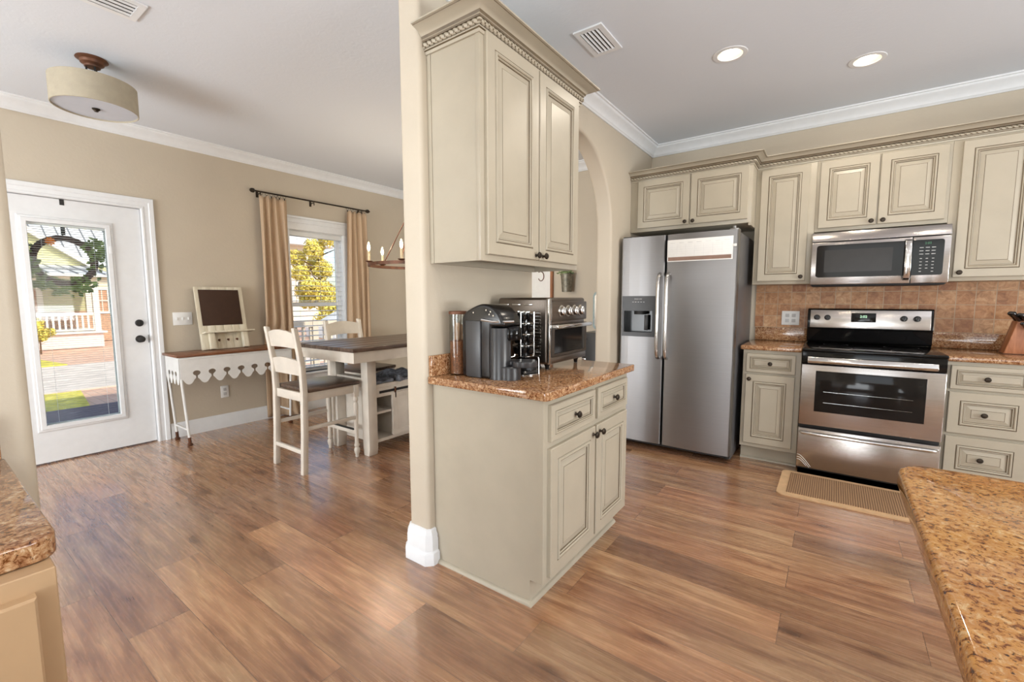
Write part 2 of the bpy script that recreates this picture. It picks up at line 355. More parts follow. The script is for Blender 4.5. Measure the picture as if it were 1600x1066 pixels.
# ---------------------------------------------------------------- mesh builder
class MB:
    def __init__(s):
        s.v = []; s.f = []; s.mi = []
    def add(s, vs, fs, m=0):
        k = len(s.v); s.v += [tuple(p) for p in vs]
        for f in fs: s.f.append([i + k for i in f]); s.mi.append(m)
        return s
    def xform(s, mat, start=0):
        for i in range(start, len(s.v)): s.v[i] = tuple(mat @ Vector(s.v[i]))
        return s
    def box(s, x0, y0, z0, x1, y1, z1, r=0.0, seg=2, m=0):
        if x0 > x1: x0, x1 = x1, x0
        if y0 > y1: y0, y1 = y1, y0
        if z0 > z1: z0, z1 = z1, z0
        V = [(x0, y0, z0), (x1, y0, z0), (x1, y1, z0), (x0, y1, z0), (x0, y0, z1), (x1, y0, z1), (x1, y1, z1), (x0, y1, z1)]
        F = [(0, 3, 2, 1), (4, 5, 6, 7), (0, 1, 5, 4), (1, 2, 6, 5), (2, 3, 7, 6), (3, 0, 4, 7)]
        r = min(r, (x1 - x0) * .49, (y1 - y0) * .49, (z1 - z0) * .49)
        if r <= 0: return s.add(V, F, m)
        return s._bev(V, F, r, seg, m)
    def _bev(s, V, F, r, seg, m, ang=None):
        bm = bmesh.new(); vs = [bm.verts.new(p) for p in V]
        for f in F: bm.faces.new([vs[i] for i in f])
        bm.normal_update()
        ed = bm.edges[:] if ang is None else [e for e in bm.edges if len(e.link_faces) == 2 and e.calc_face_angle() > ang]
        bmesh.ops.bevel(bm, geom=ed, offset=r, offset_type='OFFSET', segments=seg, profile=0.5, affect='EDGES', clamp_overlap=True)
        bm.verts.index_update()
        s.add([v.co[:] for v in bm.verts], [[v.index for v in f.verts] for f in bm.faces], m); bm.free(); return s
    @staticmethod
    def _map(axis):
        return {'x': lambda a, b, h: (h, a, b), 'y': lambda a, b, h: (a, h, b), 'z': lambda a, b, h: (a, b, h)}[axis]
    def prism(s, poly, lo, hi, axis='z', r=0, seg=2, m=0, ang=0.5):
        f = s._map(axis); n = len(poly)
        V = [f(a, b, lo) for a, b in poly] + [f(a, b, hi) for a, b in poly]
        F = [list(range(n))[::-1], list(range(n, 2 * n))] + [(i, (i + 1) % n, (i + 1) % n + n, i + n) for i in range(n)]
        if r > 0: return s._bev(V, F, r, seg, m, ang)
        return s.add(V, F, m)
    def slab(s, outer, holes, lo, hi, axis='z', m=0):
        f = s._map(axis); loops = [outer] + holes
        tri = tessellate_polygon([[Vector((a, b, 0)) for a, b in lp] for lp in loops])
        flat = [p for lp in loops for p in lp]; n = len(flat)
        V = [f(a, b, lo) for a, b in flat] + [f(a, b, hi) for a, b in flat]
        F = [t for t in tri] + [[i + n for i in t[::-1]] for t in tri]
        k = 0
        for lp in loops:
            c = len(lp)
            F += [(k + i, k + (i + 1) % c, k + (i + 1) % c + n, k + i + n) for i in range(c)]; k += c
        return s.add(V, F, m)
    def tube(s, pts, r, n=8, closed=False, m=0, cap=True):
        pts = [Vector(p) for p in pts]; N = len(pts)
        rr = r if isinstance(r, (list, tuple)) else [r] * N
        rings = []; prev = None
        for i, p in enumerate(pts):
            if closed: d = pts[(i + 1) % N] - pts[i - 1]
            elif i == 0: d = pts[1] - p
            elif i == N - 1: d = p - pts[-2]
            else: d = (pts[i + 1] - p).normalized() + (p - pts[i - 1]).normalized()
            d = d.normalized() if d.length > 1e-9 else Vector((0, 0, 1))
            a = prev if prev is not None else (Vector((0, 0, 1)) if abs(d.z) < 0.9 else Vector((1, 0, 0)))
            a = (a - d * a.dot(d))
            if a.length < 1e-6: a = d.orthogonal()
            a.normalize(); b = d.cross(a); prev = a
            rings.append([p + (a * math.cos(2 * PI * k / n) + b * math.sin(2 * PI * k / n)) * rr[i] for k in range(n)])
        V = [q for R in rings for q in R]; F = []
        for i in range(N if closed else N - 1):
            j = (i + 1) % N
            F += [(i * n + k, i * n + (k + 1) % n, j * n + (k + 1) % n, j * n + k) for k in range(n)]
        if not closed and cap: F += [list(range(n))[::-1], [(N - 1) * n + k for k in range(n)]]
        return s.add(V, F, m)
    def lathe(s, prof, c=(0, 0, 0), n=20, axis='z', m=0, cap=True):
        ax = {'z': (Vector((1, 0, 0)), Vector((0, 1, 0)), Vector((0, 0, 1))), 'x': (Vector((0, 1, 0)), Vector((0, 0, 1)), Vector((1, 0, 0))),
              '-y': (Vector((1, 0, 0)), Vector((0, 0, 1)), Vector((0, -1, 0))), 'y': (Vector((1, 0, 0)), Vector((0, 0, 1)), Vector((0, 1, 0)))}[axis]
        c = Vector(c); V = []; N = len(prof)
        for r, h in prof:
            V += [c + ax[0] * (r * math.cos(2 * PI * k / n)) + ax[1] * (r * math.sin(2 * PI * k / n)) + ax[2] * h for k in range(n)]
        F = [(i * n + k, i * n + (k + 1) % n, (i + 1) * n + (k + 1) % n, (i + 1) * n + k) for i in range(N - 1) for k in range(n)]
        if cap and prof[0][0] > 1e-6: F.append(list(range(n))[::-1])
        if cap and prof[-1][0] > 1e-6: F.append([(N - 1) * n + k for k in range(n)])
        return s.add(V, F, m)
    def sweep(s, prof, path, m=0, closed=False, mats=None, flip=1):
        """profile [(out, z)] along a 2-D path with mitred corners; out points to the right of travel (flip = -1: left)"""
        N = len(path); P = [Vector(p) for p in path]; np_ = len(prof); V = []
        for i, p in enumerate(P):
            if closed: d0 = (p - P[i - 1]).normalized(); d1 = (P[(i + 1) % N] - p).normalized()
            else:
                d0 = (p - P[i - 1]).normalized() if i else (P[1] - p).normalized()
                d1 = (P[i + 1] - p).normalized() if i < N - 1 else d0
            n0 = Vector((d0.y, -d0.x)) * flip; n1 = Vector((d1.y, -d1.x)) * flip
            mt = (n0 + n1); mt = mt / max(0.05, mt.dot(n0)) if mt.length > 1e-6 else n0
            for o, z in prof: V.append((p.x + mt.x * o, p.y + mt.y * o, z))
        F = []; mi = []
        for i in range(N if closed else N - 1):
            j = (i + 1) % N
            for k in range(np_):
                k2 = (k + 1) % np_
                F.append((i * np_ + k, i * np_ + k2, j * np_ + k2, j * np_ + k)); mi.append(mats[k] if mats else m)
        if not closed:
            F += [list(range(np_)), [(N - 1) * np_ + k for k in range(np_)][::-1]]; mi += [m, m]
        k0 = len(s.v); s.v += V
        for f, q in zip(F, mi): s.f.append([a + k0 for a in f]); s.mi.append(q)
        return s
    def panel(s, o, u, n, w, h, rings):
        """raised panel: rings (inset, depth, material of the strip leading to the ring)"""
        o, u, n = Vector(o), Vector(u), Vector(n); z = Vector((0, 0, 1)); k = len(s.v)
        R = [(0.0, 0.0, 0)] + rings
        for ins, d, _ in R:
            for a, b in ((ins, ins), (w - ins, ins), (w - ins, h - ins), (ins, h - ins)):
                s.v.append(tuple(o + u * a + z * b + n * d))
        s.f.append([k, k + 1, k + 2, k + 3]); s.mi.append(0)
        for i in range(1, len(R)):
            a, b = k + 4 * (i - 1), k + 4 * i
            for j in range(4): s.f.append([a + j, a + (j + 1) % 4, b + (j + 1) % 4, b + j]); s.mi.append(R[i][2])
        e = k + 4 * (len(R) - 1); s.f.append([e, e + 1, e + 2, e + 3]); s.mi.append(0)
        return s
    def build(s, name, mats, parent=None, smooth=35, origin=None):
        me = bpy.data.meshes.new(name)
        if not isinstance(mats, (list, tuple)): mats = [mats]
        off = wloc(parent)
        if parent is None:
            if origin is not None: off = Vector(origin)
            else:
                xs = [v[0] for v in s.v]; ys = [v[1] for v in s.v]; zs = [v[2] for v in s.v]
                off = Vector(((min(xs) + max(xs)) / 2, (min(ys) + max(ys)) / 2, min(zs)))
        me.from_pydata([tuple(Vector(v) - off) for v in s.v], [], s.f)
        for mt in mats: me.materials.append(M[mt] if isinstance(mt, str) else mt)
        me.polygons.foreach_set('material_index', s.mi)
        bm = bmesh.new(); bm.from_mesh(me); bmesh.ops.recalc_face_normals(bm, faces=bm.faces[:]); bm.to_mesh(me); bm.free()
        if smooth:
            me.polygons.foreach_set('use_smooth', [True] * len(me.polygons))
            me.set_sharp_from_angle(angle=math.radians(smooth))
        me.update()
        o = bpy.data.objects.new(name, me); COL.objects.link(o)
        if parent is None: o.location = off
        else: o.parent = parent
        return o
def wloc(o):
    v = Vector((0, 0, 0))
    while o is not None: v += o.location; o = o.parent
    return v
def tag(o, label, cat, group=None, kind=None):
    o['label'] = label; o['category'] = cat
    if group: o['group'] = group
    if kind: o['kind'] = kind
    return o
def thing(name, label, cat, loc=(0, 0, 0), rz=0, group=None):
    o = bpy.data.objects.new(name, None); COL.objects.link(o); o.empty_display_size = 0.1
    o.location = loc; o.rotation_euler = (0, 0, rz); return tag(o, label, cat, group)
def struct(name, mb, mats, label=None, parent=None, smooth=35):
    o = mb.build(name, mats, parent, smooth)
    if parent is None: o['kind'] = 'structure'
    if label: o['label'] = label
    return o
def dup(root, loc=None, rz=None, label=None, group=None):
    ren = {}
    def cp(o, par):
        c = o.copy(); COL.objects.link(c); c.parent = par
        for ch in o.children: cp(ch, c)
        return c
    r = cp(root, None)
    if loc is not None: r.location = loc
    if rz is not None: r.rotation_euler = (0, 0, rz)
    if label: r['label'] = label
    if group: r['group'] = group
    return r
def text(name, body, size, loc, rot, mat, parent, depth=0.0004, align='CENTER'):
    c = bpy.data.curves.new(name, 'FONT'); c.body = body; c.size = size; c.extrude = depth; c.align_x = align; c.align_y = 'CENTER'
    tmp = bpy.data.objects.new(name, c); COL.objects.link(tmp)
    dg = bpy.context.evaluated_depsgraph_get(); me = bpy.data.meshes.new_from_object(tmp.evaluated_get(dg))
    bpy.data.objects.remove(tmp); me.materials.clear(); me.materials.append(M[mat])
    o = bpy.data.objects.new(name, me); COL.objects.link(o); o.parent = parent
    o.location = Vector(loc) - wloc(parent); o.rotation_euler = rot; return o
def circ(cx, cy, r, n=24, a0=0, a1=2 * PI):
    full = abs(a1 - a0 - 2 * PI) < 1e-6
    return [(cx + r * math.cos(a0 + (a1 - a0) * k / (n if full else n - 1)), cy + r * math.sin(a0 + (a1 - a0) * k / (n if full else n - 1))) for k in range(n)]
def rect(a0, b0, a1, b1): return [(a0, b0), (a1, b0), (a1, b1), (a0, b1)]

# ================================================================ SETTING
struct('floor', MB().box(-5.06, -3.7, -0.06, 3.8, 4.62, 0), ['floor'])
holes = [circ(x, y, 0.072, 28) for x, y in CANS_SEEN + CANS_FILL + CANS_FILL_LEFT]
struct('ceiling', MB().slab(rect(-5.06, -3.7, 3.8, 4.62), holes, CEIL, CEIL + 0.14), ['ceiling'], smooth=0)
# walls
DY0, DY1, DZ = 0.385, 1.312, 2.062        # door opening
WY0, WY1, WZ0, WZ1 = 2.70, 3.27, 0.44, 2.05
struct('wall_left', MB().slab([(-3.7, 0), (DY0 - .015, 0), (DY0 - .015, DZ + .01), (DY1 + .012, DZ + .01), (DY1 + .012, 0), (4.62, 0), (4.62, CEIL), (-3.7, CEIL)],
       [rect(WY0 - .1, WZ0, WY1, WZ1)], XD - 0.15, XD, 'x'), ['wall'], smooth=0)
struct('wall_back', MB().box(XD, YB, 0, 3.8, YB + 0.15, CEIL), ['wall'])
# divider wall with arch
arch = [(3.52, 0.0)]
ac, aa, ab, az = 2.93, 0.59, 0.63, 1.84
arch += [(ac + aa * math.cos(a), az + ab * math.sin(a)) for a in [PI * k / 28 for k in range(29)]]
arch += [(2.34, 0.0)]
poly = [(YB, 0.0), (YB, CEIL), (1.425, CEIL), (1.425, 0.0)] + [(2.34, 0.0)] + arch[::-1][1:]
d = MB().prism(poly, XL, XW, 'x', r=0.022, seg=4, ang=1.0)
struct('wall_divider', d, ['wall'], smooth=50)
d = MB().prism([(-3.7, 0), (0.172, 0), (0.172, CEIL), (-3.7, CEIL)], XL, XW, 'x', r=0.022, seg=4, ang=1.0)
struct('wall_near', d, ['wall'], smooth=50)
# room behind the camera: walls with openings added to let light in
struct('wall_rear', MB().slab(rect(-5.06, 0, 3.8, CEIL), [rect(-3.8, .5, -1.9, 2.4), rect(-0.2, .5, 2.2, 2.4)], -3.7, -3.56, 'y'), ['wall'], smooth=0)
struct('wall_right', MB().slab(rect(-3.56, 0, YB, CEIL), [rect(0.7, .9, 2.5, 2.2)], 3.66, 3.8, 'x'), ['wall'], smooth=0)

# crown mouldings
CR = [(0, -0.094), (0.010, -0.094), (0.014, -0.084), (0.020, -0.080), (0.024, -0.066), (0.036, -0.050), (0.052, -0.036), (0.064, -0.028), (0.070, -0.022), (0.072, -0.012), (0.084, -0.010), (0.086, 0), (0, 0)]
CRP = [(o, CEIL + z) for o, z in CR]
e = 0.0005
struct('trim_1', MB().sweep(CRP, [(XW, 1.425), (XW, YB), (3.66, YB)], flip=1), ['trim'], 'white crown moulding of the kitchen')
struct('trim_2', MB().sweep(CRP, [(XD, -3.5), (XD, YB), (XL, YB), (XL, 1.425)], flip=1), ['trim'], 'white crown moulding of the dining room')
# baseboards
BB = [(0, 0), (0.016, 0), (0.016, 0.100), (0.013, 0.106), (0.013, 0.116), (0.008, 0.124), (0.006, 0.136), (0, 0.138)]
struct('baseboard_left', MB().sweep(BB, [(XD, 1.41), (XD, YB), (XL, YB), (XL, 3.52)], flip=1), ['trim'])
struct('baseboard_near', MB().sweep(BB, [(XD, -3.5), (XD, 0.29)], flip=1), ['trim'])
PL = [(0, 0), (0.030, 0), (0.030, 0.055), (0.026, 0.062), (0.020, 0.066), (0.020, 0.122), (0.017, 0.130), (0.018, 0.140), (0.012, 0.152), (0.008, 0.168), (0, 0.172)]
cc = 0.0125
struct('baseboard_divider', MB().sweep(PL, [(XL, 2.34), (XL, 1.425 + cc), (XL + cc, 1.425), (XW - cc, 1.425), (XW, 1.425 + cc), (XW, 1.466)], flip=1), ['trim'])
struct('baseboard_stub', MB().sweep(PL, [(XL, -3.4), (XL, 0.172 - cc), (XL + cc, 0.172), (XW - cc, 0.172), (XW, 0.172 - cc), (XW, 0.10)], flip=-1), ['trim'])

# ---- entry door
door = MB()
dr = bpy.data.objects.new('door_1', None); COL.objects.link(dr); dr.location = (XD, 0.848, 0); dr['kind'] = 'structure'
dr['label'] = 'white entry door with a tall glazed pane and enclosed blind'
door.slab(rect(DY0 + .003, 0.012, DY1 - .003, DZ - .004), [rect(0.605, 0.285, 1.092, 1.885)], XD - 0.062, XD - 0.018, 'x')
struct('door_panel', door, ['door_white'], parent=dr, smooth=0)
lf = MB()
LP = [(0, 0), (0.030, 0), (0.028, 0.008), (0.020, 0.013), (0.012, 0.013), (0.008, 0.020), (-0.018, 0.020), (-0.022, 0.010), (-0.022, 0)]
def frame_yz(mb, y0, z0, y1, z1, prof, x, sgn=1, m=0):
    """moulded frame round an opening in a plane x = const; prof (outward from opening, proud of plane)"""
    k = len(mb.v); c = len(prof)
    for (yy, zz, sy, sz) in ((y0, z0, -1, -1), (y1, z0, 1, -1), (y1, z1, 1, 1), (y0, z1, -1, 1)):
        for o, p in prof: mb.v.append((x + sgn * p, yy + sy * o, zz + sz * o))
    for i in range(4):
        j = (i + 1) % 4
        for q in range(c):
            q2 = (q + 1) % c; mb.f.append([k + i * c + q, k + i * c + q2, k + j * c + q2, k + j * c + q]); mb.mi.append(m)
    return mb
frame_yz(lf, 0.605, 0.285, 1.092, 1.885, LP, XD - 0.018)
frame_yz(lf, 0.605, 0.285, 1.092, 1.885, LP, XD - 0.062, -1)
lf.box(XD - .008, 1.086, 1.66, XD + .008, 1.104, 1.72, .003)
struct('glass_frame', lf, ['door_white'], parent=dr)
struct('pane', MB().box(XD - 0.028, 0.59, 0.27, XD - 0.025, 1.107, 1.90).box(XD - 0.056, 0.59, 0.27, XD - 0.053, 1.107, 1.90), ['pane'], parent=dr, smooth=0)
bl = MB()
nz = 88
for i in range(nz):
    z = 0.30 + i * (1.835 - 0.30) / (nz - 1); hw = 0.0052
    bl.add([(XD - .0405 - hw, .60, z - .0012), (XD - .0405 + hw, .60, z + .0012), (XD - .0405 + hw, 1.097, z + .0012), (XD - .0405 - hw, 1.097, z - .0012)], [(0, 1, 2, 3)])
bl.box(XD - .050, .60, 1.848, XD - .031, 1.097, 1.882, .003)
for yy in (0.70, 1.0): bl.box(XD - .041, yy - .0007, .30, XD - .040, yy + .0007, 1.85)
bl.box(XD - .049, .60, .287, XD - .032, 1.097, .297)
struct('blind', bl, ['blind'], parent=dr, smooth=0)
cas = MB(); 
CP = [(0, 0), (0, .012), (.006, .017), (.018, .017), (.022, .013), (.052, .013), (.058, .019), (.080, .021), (.088, .021), (.092, .008), (.092, 0)]
def casing(mb, y0, z0, y1, z1, x, prof, bottom=False):
    c = len(prof); k = len(mb.v)
    pts = [(y0, z0, -1, 0), (y0, z1, -1, 1), (y1, z1, 1, 1), (y1, z0, 1, 0)]
    for (yy, zz, sy, sz) in pts:
        for o, p in prof: mb.v.append((x + p, yy + sy * o, zz + sz * o))
    for i in range(3):
        for q in range(c):
            q2 = (q + 1) % c; mb.f.append([k + i * c + q, k + i * c + q2, k + (i + 1) * c + q2, k + (i + 1) * c + q]); mb.mi.append(0)
    mb.f.append([k + q for q in range(c)]); mb.mi.append(0); mb.f.append([k + 3 * c + q for q in range(c)][::-1]); mb.mi.append(0)
casing(cas, DY0, 0, DY1, DZ, XD + .0005, CP)
struct('trim_3', cas, ['trim'], 'white moulded casing round the entry door')
jb = MB().box(XD - .149, DY0 - .014, 0.0, XD, DY0, DZ).box(XD - .149, DY1, 0.0, XD, DY1 + .011, DZ).box(XD - .149, DY0 - .014, DZ, XD, DY1 + .011, DZ + .009)
jb.box(XD - .148, DY0, 0.0, XD - .064, DY1, .012)
struct('trim_4', jb, ['trim'], 'white door jamb')
kn = thing('door_knob', 'round black doorknob on the white entry door', 'doorknob', (XD - .018, 1.243, .937))
MB().lathe([(0, 0), (.032, 0), (.032, .006), (.026, .010), (.012, .012), (.010, .035), (.022, .040), (.027, .052), (.024, .062), (.012, .068), (0, .068)], (XD - .018, 1.243, .937), 20, 'x').build('knob', ['matte_black'], kn)
MB().box(XD - .019, 1.300, .90, XD - .0165, 1.309, .97).build('latch_plate', ['hinge'], kn)
kd = thing('deadbolt', 'black deadbolt turn above the entry doorknob', 'lock', (XD - .018, 1.247, 1.077))
MB().lathe([(0, 0), (.030, 0), (.030, .008), (.024, .014), (0, .014)], (XD - .018, 1.247, 1.077), 20, 'x').build('rose', ['matte_black'], kd)
MB().box(XD - .006, 1.243, 1.060, XD + .006, 1.251, 1.094, .002).build('thumb_turn', ['matte_black'], kd)
for o in (kn, kd): pass

# ---- dining window
wn1 = bpy.data.objects.new('window_1', None); COL.objects.link(wn1); wn1.location = (XD, 2.985, WZ0); wn1['kind'] = 'structure'
wn1['label'] = 'white single-hung window behind horizontal blinds'
fr = MB()
fr.slab(rect(WY0 - .1, WZ0, WY1, WZ1), [rect(WY0 - .055, WZ0 + .04, WY1 - .045, 1.20), rect(WY0 - .055, 1.245, WY1 - .045, WZ1 - .05)], XD - .12, XD - .075, 'x')
struct('window_frame', fr, ['trim'], parent=wn1, smooth=0)
struct('pane', MB().box(XD - .099, WY0 - .06, WZ0 + .03, XD - .096, WY1 - .04, WZ1 - .04), ['pane'], parent=wn1, smooth=0)
rv = MB().box(XD - .149, WY0 - .099, WZ0, XD, WY0 - .09, WZ1).box(XD - .149, WY1 - .01, WZ0, XD, WY1 - .001, WZ1).box(XD - .149, WY0 - .099, WZ1 - .01, XD, WY1, WZ1 - .001)
struct('reveal', rv, ['trim'], parent=wn1, smooth=0)
struct('window_sill', MB().box(XD - .12, WY0 - .16, WZ0 - .025, XD + .035, WY1 + .06, WZ0 + .0, .006).box(XD, WY0 - .14, WZ0 - .09, XD + .014, WY1 + .04, WZ0 - .025), ['trim'], parent=wn1)
wc = MB()
wc.box(XD + .001, WY0 - .16, WZ1, XD + .020, WY1 + .06, WZ1 + .135, .003).box(XD + .001, WY0 - .17, WZ1 + .125, XD + .034, WY1 + .07, WZ1 + .150, .005).box(XD + .001, WY0 - .165, WZ1 + .075, XD + .026, WY1 + .065, WZ1 + .083, .002)
wc.box(XD + .001, WY0 - .17, WZ0, XD + .016, WY0 - .095, WZ1, .003).box(XD + .001, WY1 - .005, WZ0, XD + .016, WY1 + .06, WZ1, .003)
struct('trim_5', wc, ['trim'], 'white casing and header of the dining window')
bt = thing('window_blind', 'white wide-slat blind lowered over the dining window', 'blind', (XD - .045, 2.94, 1.985))
MB().box(XD - .072, WY0 - .088, 1.985, XD - .006, WY1 - .012, WZ1 - .011, .004).build('head_rail', ['blind'], bt)
sl = MB(); z = 1.955; k = 0
while z > 0.50:
    a = -0.13
    c_, s_ = math.cos(a) * .024, math.sin(a) * .024
    sl.add([(XD - .045 - c_, WY0 - .085, z - s_), (XD - .045 + c_, WY0 - .085, z + s_), (XD - .045 + c_, WY1 - .015, z + s_), (XD - .045 - c_, WY1 - .015, z - s_),
            (XD - .045 - c_, WY0 - .085, z - s_ + .0025), (XD - .045 + c_, WY0 - .085, z + s_ + .0025), (XD - .045 + c_, WY1 - .015, z + s_ + .0025), (XD - .045 - c_, WY1 - .015, z - s_ + .0025)],
           [(0, 3, 2, 1), (4, 5, 6, 7), (0, 1, 5, 4), (1, 2, 6, 5), (2, 3, 7, 6), (3, 0, 4, 7)])
    z -= 0.058
sl.build('slats', ['blind'], bt, smooth=0)
cd = MB()
for yy in (2.72, 2.98, 3.15): cd.tube([(XD - .045, yy, .5), (XD - .045, yy, 1.99)], .0012, 5)
cd.build('ladder_cord', ['blind'], bt)
MB().tube([(XD - .012, 3.17, 1.98), (XD - .006, 3.17, 1.20)], .004, 8).build('wand', ['blind'], bt)

# ================================================================ KITCHEN CABINETS
def rings(scale=1.0, fr=.052, t=.020):
    s = scale
    return [(0.0, t * .8, 0), (.003, t, 0), (fr, t, 0), (fr + .0030 * s, t - .003, 1), (fr + .006 * s, t + .004, 0), (fr + .012 * s, t + .005, 0), (fr + .016 * s, t + .001, 0), (fr + .0188 * s, t - .001, 1),
            (fr + .022 * s, t + .0005, 0), (fr + .025 * s, t - .004, 0), (fr + .027 * s, t - .009, 1), (fr + .030 * s, t - .009, 0), (fr + .052 * s, t - .003, 0), (fr + .0542 * s, t - .0035, 1), (fr + .0545 * s, t - .0015, 0)]
def knob(parent, p, ax):
    MB().lathe([(0, 0), (.008, 0), (.006, .004), (.005, .012), (.010, .015), (.0155, .020), (.0155, .024), (.011, .029), (0, .031)], p, 16, ax).build('knob', ['bronze'], parent)
def cab_front(parent, kind, o, u, n, w, h, kp=None, mat='cab', thick=.020):
    ax = 'x' if abs(n[0]) > .5 else '-y'
    small = min(w, h) < 0.26
    fr = .026 if min(w, h) < .2 else (.038 if small else .052)
    rg = rings(.55 if min(w, h) < .2 else (.8 if small else 1.0), fr, thick)
    d = MB().panel(o, u, n, w, h, rg).build(kind, [mat, 'glaze'], parent, smooth=0)
    if kp is not None:
        p = Vector(o) + Vector(u) * kp[0] + Vector((0, 0, kp[1])) + Vector(n) * (thick - (.0 if kp[0] < fr or kp[0] > w - fr or kp[1] < fr or kp[1] > h - fr else .0025))
        knob(d, p, ax)
    return d
def rope(path, r, pitch=.026, sub=6):
    """twisted rope along straight 3-D segments"""
    mb = MB(); pts = []
    for a, b in zip(path[:-1], path[1:]):
        a, b = Vector(a), Vector(b); L = (b - a).length; n = max(2, int(L / (pitch / sub)))
        pts += [a.lerp(b, i / n) for i in range(n)]
    pts.append(Vector(path[-1]))
    acc = 0; V = []; n = 8; N = len(pts)
    for i, p in enumerate(pts):
        d = (pts[min(i + 1, N - 1)] - pts[max(i - 1, 0)]).normalized()
        if i: acc += (p - pts[i - 1]).length
        a = Vector((0, 0, 1)); b = d.cross(a).normalized()
        ph = acc / pitch * PI
        for k in range(n):
            th = 2 * PI * k / n; rr = r * (0.78 + 0.34 * abs(math.cos(th - ph)))
            V.append(p + (a * math.cos(th) + b * math.sin(th)) * rr)
    F = [(i * n + k, i * n + (k + 1) % n, (i + 1) * n + (k + 1) % n, (i + 1) * n + k) for i in range(N - 1) for k in range(n)]
    mb.add(V, F)
    acc = 0
    for i in range(N - 1):
        if i: acc += (pts[i] - pts[i - 1]).length
        ph = acc / pitch * PI
        for k in range(n):
            if abs(math.cos(2 * PI * (k + .5) / n - ph)) < .40: mb.mi[i * n + k] = 1
    mb.add([V[k] for k in range(n)], [list(range(n))]); mb.add(V[-n:], [list(range(n))])
    return mb
def cab_crown(path, zb, zt, parent, flip, pr=.075, mat='cab'):
    H = zt - zb
    prof = [(-.004, zb), (.006, zb), (.008, zb + H * .12), (.014, zb + H * .15), (.014, zb + H * .20), (.009, zb + H * .24), (.009, zb + H * .46), (.020, zb + H * .48), (.022, zb + H * .54),
            (.026, zb + H * .56), (.030, zb + H * .66), (.044, zb + H * .80), (pr * .84, zb + H * .90), (pr * .88, zb + H * .905), (pr * .9, zb + H * .93), (pr, zb + H * .935), (pr, zt), (-.004, zt)]
    ms = [0] * len(prof)
    for q in (2, 4, 6, 7, 9, 13): ms[q] = 1
    o = MB().sweep(prof, path, mats=ms, flip=flip).build('crown', [mat, 'glaze'], parent, smooth=30)
    P = [Vector(p) for p in path]; pp = []
    for i, p in enumerate(P):
        d0 = (p - P[i - 1]).normalized() if i else (P[1] - p).normalized(); d1 = (P[i + 1] - p).normalized() if i < len(P) - 1 else d0
        n0 = Vector((d0.y, -d0.x)) * flip; n1 = Vector((d1.y, -d1.x)) * flip; mt = n0 + n1; mt = mt / mt.dot(n0)
        q = p + mt * .013; pp.append((q.x, q.y, zb + H * .35))
    rope(pp, H * .115).build('rope_trim', [mat, 'glaze'], parent, smooth=60)
    return o

# --- divider-side wall cabinet (faces +x)
UX, UY0, UY1 = -1.222, 1.468, 2.335
c = thing('wall_cabinet', 'tall cream two-door wall cabinet above the coffee maker', 'cabinet', (-1.40, 1.90, 1.443))
b = MB().box(XW + .002, UY0 + .006, 1.475, UX - .002, UY1 - .006, 2.397)
b.box(XW + .001, UY0, 1.443, XW + .024, UY1, 2.399).box(UX - .022, UY0, 1.443, UX, UY1, 2.40, .0015).box(XW + .025, UY0 + .003, 1.444, UX - .023, UY0 + .018, 2.398).box(XW + .025, UY1 - .018, 1.444, UX - .023, UY1 - .003, 2.398)
b.build('body', ['cab'], c)
X_, Y_ = (1, 0, 0), (0, 1, 0)
cab_front(c, 'door', (UX, 1.495, 1.470), Y_, X_, .397, .895, (.370, .022))
cab_front(c, 'door', (UX, 1.902, 1.470), Y_, X_, .400, .895, (.027, .022))
cab_crown([(XW + .001, UY0), (UX, UY0), (UX, UY1), (XW + .001, UY1)], 2.352, 2.452, c, 1, .088)

# --- divider-side base cabinet
BX = -0.909
c = thing('base_cabinet', 'cream base cabinet under the coffee maker with two drawers and two doors', 'cabinet', (-1.22, 1.90, 0))
b = MB().prism([(XW + .001, 0), (-.972, 0), (-.972, .108), (BX, .108), (BX, .8835), (XW + .001, .8835)], UY0, UY1, 'y', r=.0015, seg=1)
b.build('body', ['cab'], c)
toe = MB(); TP = [(0, 0), (.016, 0), (.015, .006), (.011, .012), (.005, .016), (0, .017)]
toe.sweep(TP, [(XW + .02, UY0), (-.972, UY0), (-.972, UY1)], flip=1); toe.build('toe_moulding', ['cab'], c)
N_ = (0, -1, 0)
cab_front(c, 'drawer', (BX, 1.502, .706), Y_, X_, .400, .150, (.200, .075))
cab_front(c, 'drawer', (BX, 1.935, .706), Y_, X_, .365, .150, (.1825, .075))
cab_front(c, 'door', (BX, 1.499, .130), Y_, X_, .406, .548, (.380, .515))
cab_front(c, 'door', (BX, 1.925, .130), Y_, X_, .375, .548, (.026, .515))
# countertop
def counter(mb, poly, z0, z1, r=.012):
    return mb.prism(poly, z0, z1, 'z', r=r, seg=3, ang=0.3)
c = thing('countertop', 'speckled gold granite countertop holding the coffee maker and toaster oven', 'countertop', (-1.2, 1.9, .884))
def rcorner(x, y, r, a0, n=5): return [(x + r * math.cos(a0 + PI / 2 * k / n), y + r * math.sin(a0 + PI / 2 * k / n)) for k in range(n + 1)]
poly = [(XW + .001, 1.438)] + rcorner(-.875 - .02, 1.438 + .02, .02, -PI / 2) + rcorner(-.875 - .02, 2.372 - .02, .02, 0) + [(XW + .001, 2.372)]
counter(MB(), poly, .8845, .918).build('slab', ['granite'], c, smooth=40)
MB().box(XW + .001, 1.445, .9185, XW + .021, 2.335, 1.016, .002).build('splash', ['granite'], c)

